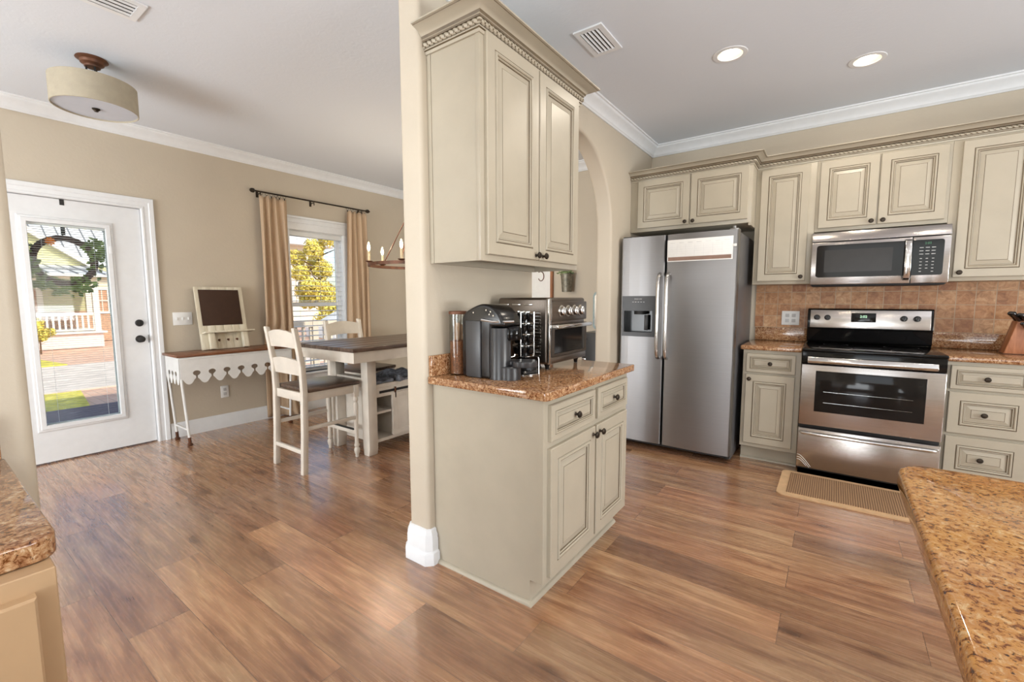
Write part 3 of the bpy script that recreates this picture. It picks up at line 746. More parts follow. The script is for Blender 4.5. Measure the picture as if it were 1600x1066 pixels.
# --- back wall: refrigerator cabinet
c = thing('wall_cabinet', 'short cream cabinet with two doors above the refrigerator', 'cabinet', (-1.04, 4.2, 1.865))
MB().box(XW + .001, 3.93, 1.865, -.560, YB - .001, 2.33, .0015).box(-.578, 3.932, 1.845, -.560, YB - .001, 1.866).build('body', ['cab'], c)
cab_front(c, 'door', (-1.457, 3.93, 1.893), X_, N_, .436, .405, (.410, .022))
cab_front(c, 'door', (-1.010, 3.93, 1.893), X_, N_, .425, .405, (.026, .022))
# --- tall narrow one
c = thing('wall_cabinet', 'narrow cream single-door wall cabinet left of the microwave', 'cabinet', (-.35, 4.3, 1.39))
MB().box(-.559, 4.130, 1.39, -.158, YB - .001, 2.33, .0015).build('body', ['cab'], c)
cab_front(c, 'door', (-.525, 4.130, 1.415), X_, N_, .325, .868, (.298, .03))
c = thing('wall_cabinet', 'short cream cabinet with two doors directly over the microwave', 'cabinet', (.21, 4.3, 1.785))
MB().box(-.157, 4.130, 1.775, .573, YB - .001, 2.33, .0015).build('body', ['cab'], c)
cab_front(c, 'door', (-.137, 4.130, 1.800), X_, N_, .340, .482, (.312, .024))
cab_front(c, 'door', (.211, 4.130, 1.800), X_, N_, .345, .482, (.028, .024))
c = thing('wall_cabinet', 'cream wall cabinet right of the microwave, cut by the photo edge', 'cabinet', (.8, 4.3, 1.39))
MB().box(.574, 4.130, 1.39, 1.030, YB - .001, 2.33, .0015).build('body', ['cab'], c)
for xx in (.585, .592): pass
cab_front(c, 'door', (.618, 4.130, 1.415), X_, N_, .350, .868, (.028, .03))
c = thing('cabinet_crown', 'stepped cream crown with rope trim along the back wall cabinets', 'moulding', (0, 4.1, 2.30))
cab_crown([(XW + .001, 3.93), (-.560, 3.93), (-.560, 4.130), (1.9, 4.130)], 2.298, 2.378, c, 1, .075)

# --- base cabinets on the back wall
def base_body(x0, x1, c, yf=3.87):
    MB().prism([(YB - .001, 0), (yf + .075, 0), (yf + .075, .118), (yf, .118), (yf, .8835), (YB - .001, .8835)], x0, x1, 'x', r=.0015, seg=1).build('body', ['cab'], c)
    MB().sweep(TP, [(x0, yf + .075), (x1, yf + .075)], flip=1).build('toe_moulding', ['cab'], c)
c = thing('base_cabinet', 'narrow cream base cabinet between refrigerator and range', 'cabinet', (-.37, 4.15, 0))
base_body(-.560, -.176, c)
cab_front(c, 'drawer', (-.535, 3.87, .712), X_, N_, .325, .146, (.1625, .073))
cab_front(c, 'door', (-.535, 3.87, .150), X_, N_, .325, .545, (.026, .51))
c = thing('base_cabinet', 'cream base cabinet with three drawers right of the range', 'cabinet', (.8, 4.15, 0))
base_body(.590, 1.01, c)
cab_front(c, 'drawer', (.613, 3.87, .712), X_, N_, .355, .148, (.16, .073))
cab_front(c, 'drawer', (.613, 3.87, .432), X_, N_, .355, .262, (.16, .131))
cab_front(c, 'drawer', (.613, 3.87, .150), X_, N_, .355, .262, (.16, .131))
c = thing('countertop', 'short granite countertop between refrigerator and range', 'countertop', (-.37, 4.15, .884))
counter(MB(), rect(-.578, 3.835, -.1745, YB - .001), .8845, .918, .009).build('slab', ['granite'], c, smooth=40)
MB().box(-.560, YB - .021, .9185, -.176, YB - .001, 1.028, .002).build('splash', ['granite'], c)
c = thing('countertop', 'granite countertop right of the range under the knife block', 'countertop', (1.2, 4.15, .884))
counter(MB(), rect(.5895, 3.835, 2.2, YB - .001), .8845, .918, .009).build('slab', ['granite'], c, smooth=40)
MB().box(.590, YB - .021, .9185, 2.2, YB - .001, 1.028, .002).build('splash', ['granite'], c)
struct('trim_6', MB().box(-.566, YB - .010, 1.028, 2.2, YB - .0005, 1.40), ['tile'], 'tumbled brown stone tile backsplash', smooth=0)

c = thing('wall_cabinet', 'cream wall cabinet farthest right, just outside the photo edge', 'cabinet', (1.46, 4.3, 1.39))
MB().box(1.031, 4.130, 1.39, 1.890, YB - .001, 2.33, .0015).build('body', ['cab'], c)
cab_front(c, 'door', (1.055, 4.130, 1.415), X_, N_, .395, .868, (.367, .03))
cab_front(c, 'door', (1.470, 4.130, 1.415), X_, N_, .395, .868, (.028, .03))
c = thing('base_cabinet', 'cream base cabinet at the far right end of the back counter', 'cabinet', (1.5, 4.15, 0))
base_body(1.011, 1.99, c)
for k in range(2):
    cab_front(c, 'drawer', (1.045 + k * .475, 3.87, .712), X_, N_, .440, .148, (.22, .073))
    cab_front(c, 'door', (1.045 + k * .475, 3.87, .150), X_, N_, .440, .545, (.412 if k == 0 else .028, .51))

# outlet in tiles
def plate(parent_label, cat, o, u, n, w, h, kind):
    u, n, o = Vector(u), Vector(n), Vector(o)
    t_ = thing('wall_outlet' if 'outlet' in kind else 'light_switch', parent_label, cat, o)
    def bx(a0, b0, a1, b1, d0, d1, nm, mt, r=.002):
        p, q = o + u * a0 + Vector((0, 0, b0)) + n * d0, o + u * a1 + Vector((0, 0, b1)) + n * d1
        MB().box(p.x, p.y, p.z, q.x, q.y, q.z, r).build(nm, [mt], t_)
    bx(-w / 2, -h / 2, w / 2, h / 2, 0, .006, 'face_plate', 'plastic_white')
    g = int(kind[-1])
    for i in range(g):
        cx_ = (i - (g - 1) / 2) * .046
        if 'switch' in kind: bx(cx_ - .005, -.012, cx_ + .005, .012, .006, .014, 'toggle', 'plastic_white', .001)
        else:
            for zz in (-.022, .022): bx(cx_ - .014, zz - .014, cx_ + .014, zz + .014, .006, .0075, 'socket', 'ink', .001)
    return t_
plate('square white double outlet plate on the stone tile', 'outlet', (-.300, YB - .0105, 1.112), X_, N_, .128, .118, 'outlet2')
plate('wide white three-toggle light switch beside the entry door', 'light switch', (XD + .0005, 1.563, 1.103), (0, 1, 0), X_, .152, .118, 'switch3')
plate('white wall outlet low under the console table', 'outlet', (XD + .0005, 1.875, .362), (0, 1, 0), X_, .072, .118, 'outlet1')

# ================================================================ REFRIGERATOR
f = thing('refrigerator', 'side-by-side stainless refrigerator with an ice and water dispenser', 'refrigerator', (-1.05, 4.05, 0))
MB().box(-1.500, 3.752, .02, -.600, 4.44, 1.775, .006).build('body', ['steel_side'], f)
MB().box(-1.490, 3.745, .03, -.610, 3.80, .095).build('kick_grille', ['matte_black'], f)
def fdoor(x0, x1, hole=None):
    mb = MB(); n = 9; bulge = .012; r = .020
    prof = []
    for k in range(n + 1):
        tt = k / n; xx = x0 + .006 + (x1 - x0 - .012) * tt; prof.append((xx, 3.665 - bulge * math.sin(PI * tt) * .6))
    poly = [(x0, 3.745)] + [(x0, 3.680)] + prof + [(x1, 3.680), (x1, 3.745)]
    return mb.prism(poly, .065, 1.786, 'z', r=.004, seg=2, ang=.7)
XS = -1.122
d1 = MB()
n = 9
# freezer door built round the dispenser opening
dx0, dx1, dz0, dz1 = -1.474, -1.192, .962, 1.300
def fy(x, x0, x1):
    tt = max(0, min(1, (x - x0) / (x1 - x0))); return 3.665 - .008 * math.sin(PI * tt)
xa, xb = -1.500, XS - .004
xs = [xa, xa + .006, xa + .016, dx0, -1.42, -1.33, -1.25, dx1, -1.16, xb - .010, xb - .004, xb]
ys = [3.690, 3.672, fy(xs[2], xa, xb)] + [fy(x, xa, xb) for x in xs[3:9]] + [fy(xs[9], xa, xb), 3.672, 3.690]
zs = [.065, dz0, dz1, 1.786]
for j in range(3):
    for i in range(len(xs) - 1):
        if j == 1 and dx0 - 1e-6 <= xs[i] and xs[i + 1] <= dx1 + 1e-6: continue
        d1.add([(xs[i], ys[i], zs[j]), (xs[i + 1], ys[i + 1], zs[j]), (xs[i + 1], ys[i + 1], zs[j + 1]), (xs[i], ys[i], zs[j + 1])], [(0, 1, 2, 3)])
out = list(zip(xs, ys))
d1.add([(x, y, 1.786) for x, y in out] + [(xb, 3.748, 1.786), (xa, 3.748, 1.786)], [list(range(len(out) + 2))])
d1.add([(x, y, .065) for x, y in out] + [(xb, 3.748, .065), (xa, 3.748, .065)], [list(range(len(out) + 2))])
d1.add([(xa, 3.690, .065), (xa, 3.748, .065), (xa, 3.748, 1.786), (xa, 3.690, 1.786)], [(0, 1, 2, 3)])
d1.add([(xb, 3.690, .065), (xb, 3.748, .065), (xb, 3.748, 1.786), (xb, 3.690, 1.786)], [(0, 1, 2, 3)])
fd = d1.build('door', ['steel'], f)
def wide_door(x0, x1):
    mb = MB(); m_ = 12
    pr = [(x0, 3.690), (x0 + .004, 3.672)] + [(x0 + .010 + (x1 - x0 - .020) * k / m_, fy(x0 + .010 + (x1 - x0 - .020) * k / m_, x0, x1)) for k in range(m_ + 1)] + [(x1 - .004, 3.672), (x1, 3.690)]
    return mb.prism(pr + [(x1, 3.748), (x0, 3.748)], .065, 1.786, 'z')
rd = wide_door(XS + .004, -.598).build('door', ['steel'], f)
for xx, par in ((-1.160, fd), (-1.092, rd)):
    pts = [(xx, 3.665, 1.478), (xx, 3.632, 1.470), (xx, 3.612, 1.445), (xx, 3.604, 1.40)] + [(xx, 3.600, 1.35 - k * .1) for k in range(5)] + [(xx, 3.604, .87), (xx, 3.612, .825), (xx, 3.632, .800), (xx, 3.665, .792)]
    MB().tube(pts, .0145, 12).build('handle', ['chrome'], par)
dp = MB()
dp.slab(rect(dx0, dz0, dx1, dz1), [rect(dx0 + .018, dz0 + .035, dx1 - .022, dz0 + .215)], 3.648, 3.672, 'y')
disp = dp.build('dispenser', ['charcoal'], fd, smooth=0)
MB().box(dx0 + .001, 3.665, dz0 + .001, dx1 - .001, 3.745, dz1 - .001).build('recess', ['black'], disp) if False else None
rc = MB(); a0, a1, b0, b1 = dx0 + .018, dx1 - .022, dz0 + .035, dz0 + .215
rc.add([(a0, 3.672, b0), (a1, 3.672, b0), (a1, 3.672, b1), (a0, 3.672, b1), (a0, 3.742, b0), (a1, 3.742, b0), (a1, 3.742, b1), (a0, 3.742, b1)], [(4, 5, 6, 7), (0, 1, 5, 4), (1, 2, 6, 5), (2, 3, 7, 6), (3, 0, 4, 7)])
rc.build('recess', ['black'], disp, smooth=0)
MB().box(a0, 3.650, b0 - .012, a1, 3.735, b0 - .002, .002).build('drip_tray', ['matte_black'], disp)
MB().prism(circ(-1.333, 3.70, .05, 16), b1 - .03, b1 - .001, 'z').build('ice_chute', ['matte_black'], disp)
MB().box(-1.300, 3.705, b0 + .015, -1.268, 3.712, b1 - .035, .002).build('lever', ['charcoal'], disp)
text('lettering', 'FRIGIDAIRE', .013, (-1.335, 3.6475, dz1 - .025), (PI / 2, 0, 0), 'ink', disp)
for k in range(5):
    MB().box(-1.385 + k * .023, 3.6472, dz1 - .052, -1.372 + k * .023, 3.648, dz1 - .047).build('button', ['ink'], disp)
hg = MB().box(-.665, 3.70, 1.786, -.605, 3.80, 1.800, .004); hg.lathe([(.014, 0), (.014, .014), (.010, .018), (0, .018)], (-.635, 3.712, 1.800), 14)
hg.build('hinge_cover', ['hinge'], f)
MB().box(-1.495, 3.70, 1.786, -1.43, 3.80, 1.800, .004).build('hinge_cover', ['matte_black'], f)
MB().box(-.640, 3.70, .030, -.606, 3.78, .064, .004).build('foot', ['matte_black'], f)
# magnetic calendar on the door
cal = thing('wall_calendar', 'white magnetic calendar with a brown band on the refrigerator door', 'calendar', (-.875, 3.65, 1.57))
cy = 3.6562
def cplane(x0, z0, x1, z1, y, t_, nm, mt, r=0): return MB().box(x0, y - t_, z0, x1, y, z1, r).build(nm, [mt], cal)
cplane(-1.108, 1.569, -.630, 1.740, cy, .003, 'sheet', 'paper', .001)
cplane(-1.100, 1.577, -.640, 1.605, cy - .003, .0008, 'band', 'paper_brown')
ln = MB()
for k in range(7):
    x = -1.098 + k * .0655
    ln.box(x + .014, cy - .0036, 1.712, x + .050, cy - .003, 1.716)
    if k: ln.box(x - .0006, cy - .0034, 1.612, x + .0006, cy - .003, 1.70)
for k in range(6): ln.box(-1.098, cy - .0034, 1.6115 + k * .0175, -.640, cy - .003, 1.6122 + k * .0175)
ln.build('grid', ['faint'], cal, smooth=0)
MB().box(-.630, cy - .008, 1.660, -.606, cy, 1.680, .003).build('pen_clip', ['paper'], cal)

# ================================================================ MICROWAVE
m = thing('microwave', 'stainless over-the-range microwave with black door glass', 'microwave', (.21, 4.25, 1.374))
mx0, mx1 = -.163, .594
mz0, mz1 = 1.374, 1.762
MB().box(mx0 + .003, 4.105, mz0, mx1 - .003, YB - .012, mz1, .003).build('body', ['charcoal'], m)
# top vent hood strip, sloping forward
MB().prism([(4.104, mz1), (4.085, mz1), (4.060, 1.694), (4.104, 1.694)], mx0, mx1, 'x', r=.003, seg=2).build('vent_panel', ['steel_x'], m)
xd = .405
md = MB().box(mx0, 4.066, mz0 + .006, xd - .0015, 4.104, 1.688, .004).build('door', ['steel_x'], m)
MB().prism(rcorner(mx0 + .032 + .02, mz0 + .058 + .02, .02, PI) + rcorner(xd - .0155 - .02, mz0 + .058 + .02, .02, 1.5 * PI) + [(xd - .0155, 1.667)] + rcorner(mx0 + .032 + .02, 1.667 - .02, .02, .5 * PI), 4.0635, 4.068, 'y').build('window', ['ovenglass'], md)
MB().box(mx0 + .082, 4.0628, mz0 + .095, xd - .10, 4.0634, 1.630).build('inner_screen', ['screen'], md)
hx = .382
MB().prism([(4.066, 1.678), (4.036, 1.664), (4.020, 1.62), (4.018, 1.45), (4.034, 1.412), (4.066, 1.398), (4.066, 1.408), (4.042, 1.424), (4.030, 1.455), (4.032, 1.615), (4.044, 1.652), (4.066, 1.666)], hx - .017, hx + .017, 'x', r=.003, seg=2).build('handle', ['chrome'], md)
text('lettering', 'FRIGIDAIRE', .012, (.105, 4.0655, mz0 + .026), (PI / 2, 0, 0), 'charcoal', md)
cp = MB().box(xd + .0015, 4.066, mz0 + .006, mx1, 4.104, 1.688, .004).build('control_panel', ['steel_x'], m)
MB().prism([(xd + .0015, mz0 + .058)] + rcorner(mx1 - .032 - .015, mz0 + .058 + .015, .015, 1.5 * PI) + rcorner(mx1 - .032 - .015, 1.667 - .015, .015, 0) + [(xd + .0015, 1.667)], 4.0635, 4.068, 'y').build('keypad', ['glossblack'], cp)
for r_ in range(8):
    for q in range(3):
        if r_ == 7 and q == 1: continue
        w_ = .010 if r_ < 3 else .006
        cx_, cz = .447 + q * .030 + .004, 1.615 - r_ * .0215 - (.008 if r_ >= 3 else 0)
        MB().box(cx_ - w_, 4.0629, cz - .002, cx_ + w_, 4.0635, cz + .002).build('button', ['ink'], cp, smooth=0)
text('clock_digits', '2:02', .020, (.482, 4.063, 1.643), (PI / 2, 0, 0), 'digits_dim', cp)
MB().box(mx0 + .01, 4.10, mz0 - .006, mx1 - .01, 4.44, mz0, .002).build('underside', ['matte_black'], m)

# ================================================================ RANGE
R = thing('range', 'freestanding stainless electric range with a black glass cooktop', 'stove', (.21, 4.1, 0))
rx0, rx1 = -.170, .586
MB().box(rx0 + .002, 3.82, .04, rx1 - .002, 4.44, .905, .003).build('body', ['matte_black'], R)
ct = MB().box(rx0, 3.758, .906, rx1, 4.38, .926, .007, 3).build('cooktop', ['glossblack'], R)
for (bx, by, br_) in ((.02, 3.93, .095), (.40, 3.93, .075), (.02, 4.20, .075), (.40, 4.20, .095)):
    o_ = MB(); N = 40
    V = []
    for rr in (br_, br_ + .002):
        V += [(bx + rr * math.cos(2 * PI * k / N), by + rr * math.sin(2 * PI * k / N), .9262) for k in range(N)]
    o_.add(V, [(k, (k + 1) % N, N + (k + 1) % N, N + k) for k in range(N)]); o_.build('burner_ring', ['steel_side'], ct)
bg = MB().prism([(4.375, .926), (4.36, .940), (4.352, 1.035), (4.345, 1.040), (4.362, 1.188), (4.372, 1.196), (4.438, 1.196), (4.438, .926)], rx0 - .004, rx1 - .028 + .024, 'x', r=.004, seg=2)
bgo = bg.build('backguard', ['glossblack'], R)
# steel control fascia, slightly tilted back
def tilt_box(mb, x0, s0, x1, s1, d0, d1, r=.0):
    """box on the fascia plane: s along the slope (0 at z=1.048), d = proud of it"""
    th = math.atan2(.017, .148); k = len(mb.v)
    mb.box(x0, -d1, s0, x1, -d0, s1, r)
    Mx = Matrix.Translation((0, 4.3455, 1.046)) @ Matrix.Rotation(-th, 4, 'X')
    return mb.xform(Mx, k)
fs = tilt_box(MB(), rx0 + .014, .0, rx1 - .020, .140, -.001, .003, .0015).build('control_panel', ['steel_x'], bgo)
tilt_box(MB(), .108, .048, .258, .118, .003, .0045, .0005).build('display', ['glossblack'], fs)
text('clock_digits', '2:02', .026, (.183, 4.3465, 1.136), (PI / 2 - .11, 0, 0), 'digits', fs)
text('lettering', 'FRIGIDAIRE', .011, (.185, 4.3405, 1.066), (PI / 2 - .11, 0, 0), 'charcoal', fs)
for kx in (-.112, -.043, .418, .492):
    kmb = MB().lathe([(.0, 0), (.021, 0), (.021, .006), (.018, .010), (.016, .024), (.013, .027), (0, .027)], (0, 0, 0), 20, '-y')
    kmb.box(-.004, -.030, -.020, .004, -.010, .016, .002)
    th = math.atan2(.017, .148)
    kmb.xform(Matrix.Translation((0, 4.3455, 1.046)) @ Matrix.Rotation(-th, 4, 'X') @ Matrix.Translation((kx, -.003, .080)))
    kmb.build('control_knob', ['black'], fs)
MB().box(rx0 + .001, 3.778, .815, rx1 - .001, 3.822, .904, .003).build('front_rail', ['glossblack'], R)
od = MB()
od.box(rx0, 3.772, .376, rx1, 3.822, .812, .005).build('oven_door_tmp', ['steel_x'], R)
odo = [o for o in R.children if o.name.startswith('oven_door_tmp')][0]; odo.name = 'oven_door'
wx0, wx1, wz0, wz1 = -.083, .498, .480, .770
MB().box(wx0, 3.7695, wz0, wx1, 3.774, wz1, .0015).build('window', ['ovenglass'], odo)
rk = MB()
for zz in (.548, .625): rk.tube([(wx0 + .05, 3.7693, zz), (wx1 - .06, 3.7693, zz)], .0014, 6)
rk.build('oven_rack', ['chrome'], odo)
hb = MB().prism([(3.725, .842), (3.738, .826), (3.748, .826), (3.748, .872), (3.738, .872)], rx0 + .035, rx1 - .045, 'x', r=.006, seg=3)
hb.box(rx0 + .040, 3.745, .834, rx0 + .075, 3.780, .866, .004).box(rx1 - .085, 3.745, .834, rx1 - .050, 3.780, .866, .004)
hb.build('handle', ['chrome'], odo)
dw = MB().box(rx0, 3.772, .060, rx1, 3.822, .350, .005).build('storage_drawer', ['steel_x'], R)
pts = [(rx0 + .018, 3.775, .322), (rx0 + .028, 3.748, .322)] + [(rx0 + .045 + (rx1 - rx0 - .09) * k / 10, 3.740 - .012 * math.sin(PI * k / 10), .322) for k in range(11)] + [(rx1 - .028, 3.748, .322), (rx1 - .018, 3.775, .322)]
MB().tube(pts, .0115, 12).build('handle', ['chrome'], dw)
sw = MB()
for q, o_ in enumerate((0, .018, .034)):
    pp = [(rx0 + .004, 3.7715, .150 - o_)] + [(rx0 + .012 + .0085 * k, 3.7715, .152 - o_ - (k ** 1.35) * .0042) for k in range(1, 11)]
    sw.tube([p for p in pp if p[2] > .064], .0014, 5)
sw.build('swirl_decal', ['plastic_white'], dw)
MB().box(rx0 + .01, 3.80, .0, rx1 - .01, 3.84, .060).box(rx0 + .01, 3.80, 0, rx1 - .01, 4.42, .045).build('kick_plate', ['matte_black'], R)

# ================================================================ COUNTER ITEMS (divider)
CT = .9182
# toaster oven, front to +x
tx0, tx1, ty0, ty1, tz0, tz1 = -1.470, -1.160, 1.905, 2.318, .948, 1.286
T = thing('toaster_oven', 'brushed steel toaster oven with four knobs and ribbed sides', 'toaster oven', (-1.32, 2.11, CT))
MB().box(tx0, ty0, tz0, tx1, ty1, tz1, .014, 3).build('body', ['toaster'], T)
for k in range(14):
    MB().box(tx1 - .100, ty0 - .004, tz0 + .040 + k * .0165, tx1 - .038, ty0 + .002, tz0 + .047 + k * .0165, .0015).build('vent_slot', ['chrome'], T)
for k in range(3): MB().box(tx0 + .02 + k * .075, ty0 - .004, tz1 - .040, tx0 + .075 + k * .075, ty0 + .002, tz1 - .032, .002).build('vent_slot', ['chrome'], T)
MB().box(tx1 - .004, ty0 + .002, tz0, tx1 + .012, ty0 + .022, tz1 - .004, .004).build('front_pillar', ['chrome'], T)
ct_ = MB().box(tx1 - .002, ty0 + .022, 1.165, tx1 + .014, ty1 - .004, tz1 - .020, .006).build('control_panel', ['toaster'], T)
for k in range(4):
    kmb = MB().lathe([(0, 0), (.030, 0), (.030, .004), (.024, .006), (.022, .020), (.018, .023), (0, .023)], (tx1 + .0135, ty0 + .115 + k * .070, 1.217), 20, 'x')
    kmb.box(tx1 + .032, ty0 + .111 + k * .070, 1.200, tx1 + .041, ty0 + .119 + k * .070, 1.234, .002).build('knob', ['chrome'], ct_)
td = MB().slab(rect(ty0 + .024, .985, ty1 - .004, 1.150), [rect(ty0 + .052, .998, ty1 - .028, 1.124)], tx1 - .001, tx1 + .013, 'x').build('door', ['toaster'], T, smooth=0)
MB().box(tx1 + .002, ty0 + .046, .992, tx1 + .005, ty1 - .022, 1.130).build('window', ['ovenglass'], td)
MB().box(tx1 + .032, ty0 + .035, 1.128, tx1 + .044, ty1 + .008, 1.150, .005).box(tx1 + .012, ty0 + .045, 1.132, tx1 + .034, ty0 + .060, 1.146).box(tx1 + .012, ty1 - .020, 1.132, tx1 + .034, ty1 - .005, 1.146).build('handle', ['chrome'], td)
MB().box(tx1 - .002, ty0 + .022, tz0 + .002, tx1 + .010, ty1 - .004, .983, .003).build('crumb_tray', ['toaster'], T)
for fx, fy_ in ((tx1 - .03, ty1 - .05), (tx1 - .03, ty0 + .05), (tx0 + .03, ty1 - .05), (tx0 + .03, ty0 + .05)):
    MB().lathe([(.010, 0), (.011, .012), (.018, .031)], (fx, fy_, CT), 12).build('foot', ['black'], T)

# pod coffee maker
K = thing('coffee_maker', 'black domed pod coffee maker on the granite counter', 'coffee maker', (-1.28, 1.60, CT))
def dome(y0, y1, prof, mt, nm, r=.012, par=None):
    return MB().prism(prof, y0, y1, 'y', r=r, seg=3, ang=.9).build(nm, [mt], par or K, smooth=50)
z0 = CT
side = [(-1.412, z0), (-1.412, z0 + .262), (-1.406, z0 + .280), (-1.394, z0 + .297), (-1.376, z0 + .310), (-1.350, z0 + .322), (-1.322, z0 + .333), (-1.296, z0 + .339), (-1.268, z0 + .339), (-1.240, z0 + .333), (-1.214, z0 + .320),
        (-1.192, z0 + .301), (-1.176, z0 + .280), (-1.166, z0 + .258), (-1.162, z0 + .240), (-1.235, z0 + .240), (-1.235, z0)]
dome(1.548, 1.690, side, 'black', 'body', .018)
dome(1.541, 1.552, [(-1.380, z0 + .01), (-1.380, z0 + .262), (-1.292, z0 + .262), (-1.292, z0 + .002), (-1.372, z0 + .002)], 'charcoal', 'side_panel', .003)
MB().lathe([(.052, 0), (.050, .02), (.048, .228), (.046, .232)], (-1.222, 1.598, z0), 28).build('column', ['charcoal'], K)
MB().lathe([(.0, 0), (.036, .0), (.042, .010), (.042, .050), (.034, .064), (0, .066)], (-1.176, 1.632, z0 + .176), 24).build('brew_head', ['glossblack'], K)
lv = MB().tube([(-1.285, 1.545, z0 + .268), (-1.22, 1.543, z0 + .262), (-1.168, 1.56, z0 + .262), (-1.148, 1.60, z0 + .262)], .006, 8).build('lever', ['chrome'], K)
MB().lathe([(0, 0), (.056, 0), (.058, .006), (.058, .022), (.054, .026), (0, .026)], (-1.118, 1.64, z0 + .060), 28).build('cup_platform', ['charcoal'], K)
MB().box(-1.20, 1.600, z0 + .062, -1.13, 1.665, z0 + .085, .006).build('platform_arm', ['charcoal'], K)
MB().lathe([(.050, 0), (.050, .055), (.046, .060), (0, .060)], (-1.178, 1.612, z0), 24).build('drip_base', ['charcoal'], K)
bt_ = MB()
for a, zz in ((-1.335, .300), (-1.26, .312), (-1.235, .305), (-1.242, .293), (-1.22, .288)): bt_.lathe([(.0035, 0), (.0035, .002), (0, .002)], (a, 1.5475, z0 + zz), 8, '-y')
bt_.build('indicator', ['chrome'], K)

# pod carousel
P = thing('pod_holder', 'chrome wire pod tower on a round black base beside the toaster oven', 'pod holder', (-1.215, 1.775, CT))
pc = (-1.215, 1.775)
MB().lathe([(0, 0), (.072, 0), (.074, .006), (.070, .012), (.066, .018), (.070, .022), (.066, .034), (.068, .038), (.062, .052), (.064, .056), (.056, .066), (.020, .074), (0, .074)], (*pc, CT + .004), 32).build('base', ['black'], P)
MB().tube([(pc[0] + .076 * math.cos(a), pc[1] + .076 * math.sin(a), CT + .003) for a in [2 * PI * k / 30 for k in range(30)]], .0028, 6, True).build('base_ring', ['chrome'], P)
wr_ = MB()
zt_ = CT + .300
for k in range(4):
    a = 2 * PI * k / 4 + .35
    ca, sa = math.cos(a), math.sin(a)
    wr_.tube([(pc[0] + .052 * ca, pc[1] + .052 * sa, CT + .088), (pc[0] + .052 * ca, pc[1] + .052 * sa, zt_)], .0022, 6)
for zz in (.088, .140, .194, .246, .300):
    wr_.tube([(pc[0] + .052 * math.cos(a), pc[1] + .052 * math.sin(a), CT + zz) for a in [2 * PI * k / 26 for k in range(26)]], .0020, 6, True)
for a in (-1.9, .1, 2.1):
    ca, sa = math.cos(a), math.sin(a)
    wr_.tube([(pc[0] + .052 * ca, pc[1] + .052 * sa, CT + .10), (pc[0] + .052 * ca, pc[1] + .052 * sa, CT + .088), (pc[0] + .080 * ca, pc[1] + .080 * sa, CT + .085), (pc[0] + .083 * ca, pc[1] + .083 * sa, CT + .075), (pc[0] + .084 * ca, pc[1] + .084 * sa, CT + .001)], .0024, 6)
wr_.build('wire_frame', ['chrome'], P)
MB().lathe([(0, 0), (.030, 0), (.030, .215), (0, .215)], (*pc, CT + .080), 14).build('core', ['black'], P)
gi = 0
pod0 = None
for lv_ in range(4):
    for k in range(5):
        a = 2 * PI * k / 5 + .2
        if pod0 is None:
            pod0 = MB().lathe([(0, 0), (.012, 0), (.019, .010), (.021, .032), (.024, .034), (.024, .036), (0, .036)], (0, 0, 0), 14).build('coffee_pod', ['glossblack'])
            tag(pod0, 'black coffee pod stacked inside the chrome wire tower', 'coffee pod', 'coffee pods in the wire tower'); o_ = pod0
        else: o_ = dup(pod0)
        o_.location = (pc[0] + .030 * math.cos(a), pc[1] + .030 * math.sin(a), CT + .096 + lv_ * .053)

# glass jar with sugar packets
J = thing('glass_jar', 'tall clear glass jar of brown coffee and packets by the column', 'jar', (-1.462, 1.580, CT))
jc = (-1.461, 1.580, CT)
MB().lathe([(0, 0), (.040, 0), (.0425, .004), (.044, .30), (.042, .30), (.0405, .006), (0, .005)], jc, 28).build('glass', ['jar_glass'], J)
MB().lathe([(.0447, .290), (.0450, .300), (.0435, .304), (.0415, .300), (.0415, .290)], jc, 28, cap=False).build('rim', ['rust'], J)
MB().lathe([(0, .006), (.0395, .006), (.0403, .16), (.02, .168), (0, .166)], jc, 22).build('filling', ['beans'], J)
for k, (dx, dy, rot, hh) in enumerate(((-.012, -.012, .3, .25), (.012, -.008, -.35, .262), (.0, .014, .1, .24), (.02, .014, -.2, .235))):
    mb = MB().box(-.012, -.0012, .12, .012, .0012, hh, .001)
    mb.xform(Matrix.Translation((jc[0] + dx, jc[1] + dy, jc[2])) @ Matrix.Rotation(rot * .25, 4, 'Y') @ Matrix.Rotation(rot * 2, 4, 'Z'))
    tag(mb.build('sugar_packet', ['packet']), 'pale paper packet standing in the clear glass jar', 'packet', 'packets in the glass jar')

# ================================================================ KNIFE BLOCK
kbk = thing('knife_block', 'slanted brown wooden knife block on the right counter', 'knife block', (.99, 4.22, CT))
prof = [(.900, CT), (1.14, CT), (1.14, CT + .075), (1.02, CT + .235), (.948, CT + .215)]
MB().prism([(.895, CT), (1.13, CT), (1.13, CT + .10), (1.045, CT + .215), (.945, CT + .215)], 4.16, 4.275, 'y', r=.004, seg=2).build('block', ['wood_block'], kbk)
MB().box(.890, 4.155, CT, 1.135, 4.28, CT + .006, .002).build('base', ['rust'], kbk)
for r_ in range(3):
    for q in range(2):
        px, py = .962 + r_ * .036, 4.185 + q * .055
        base = Vector((px - .004, py - .012, CT + .212 - r_ * .004)); dirv = Vector((-.42, -.62, .42)).normalized()
        h_ = MB(); L = .105 - .012 * r_
        h_.tube([base - dirv * .02, base + dirv * .01], [.007, .008], 8, m=1)
        pts = [base + dirv * .012, base + dirv * .03, base + dirv * (L * .6), base + dirv * L, base + dirv * (L + .008)]
        h_.tube(pts, [.010, .0125, .011, .0145, .009], 10, m=0)
        tag(h_.build('kitchen_knife', ['black', 'chrome']), 'black-handled kitchen knife standing in the wooden block', 'knife', 'knives in the wooden block')

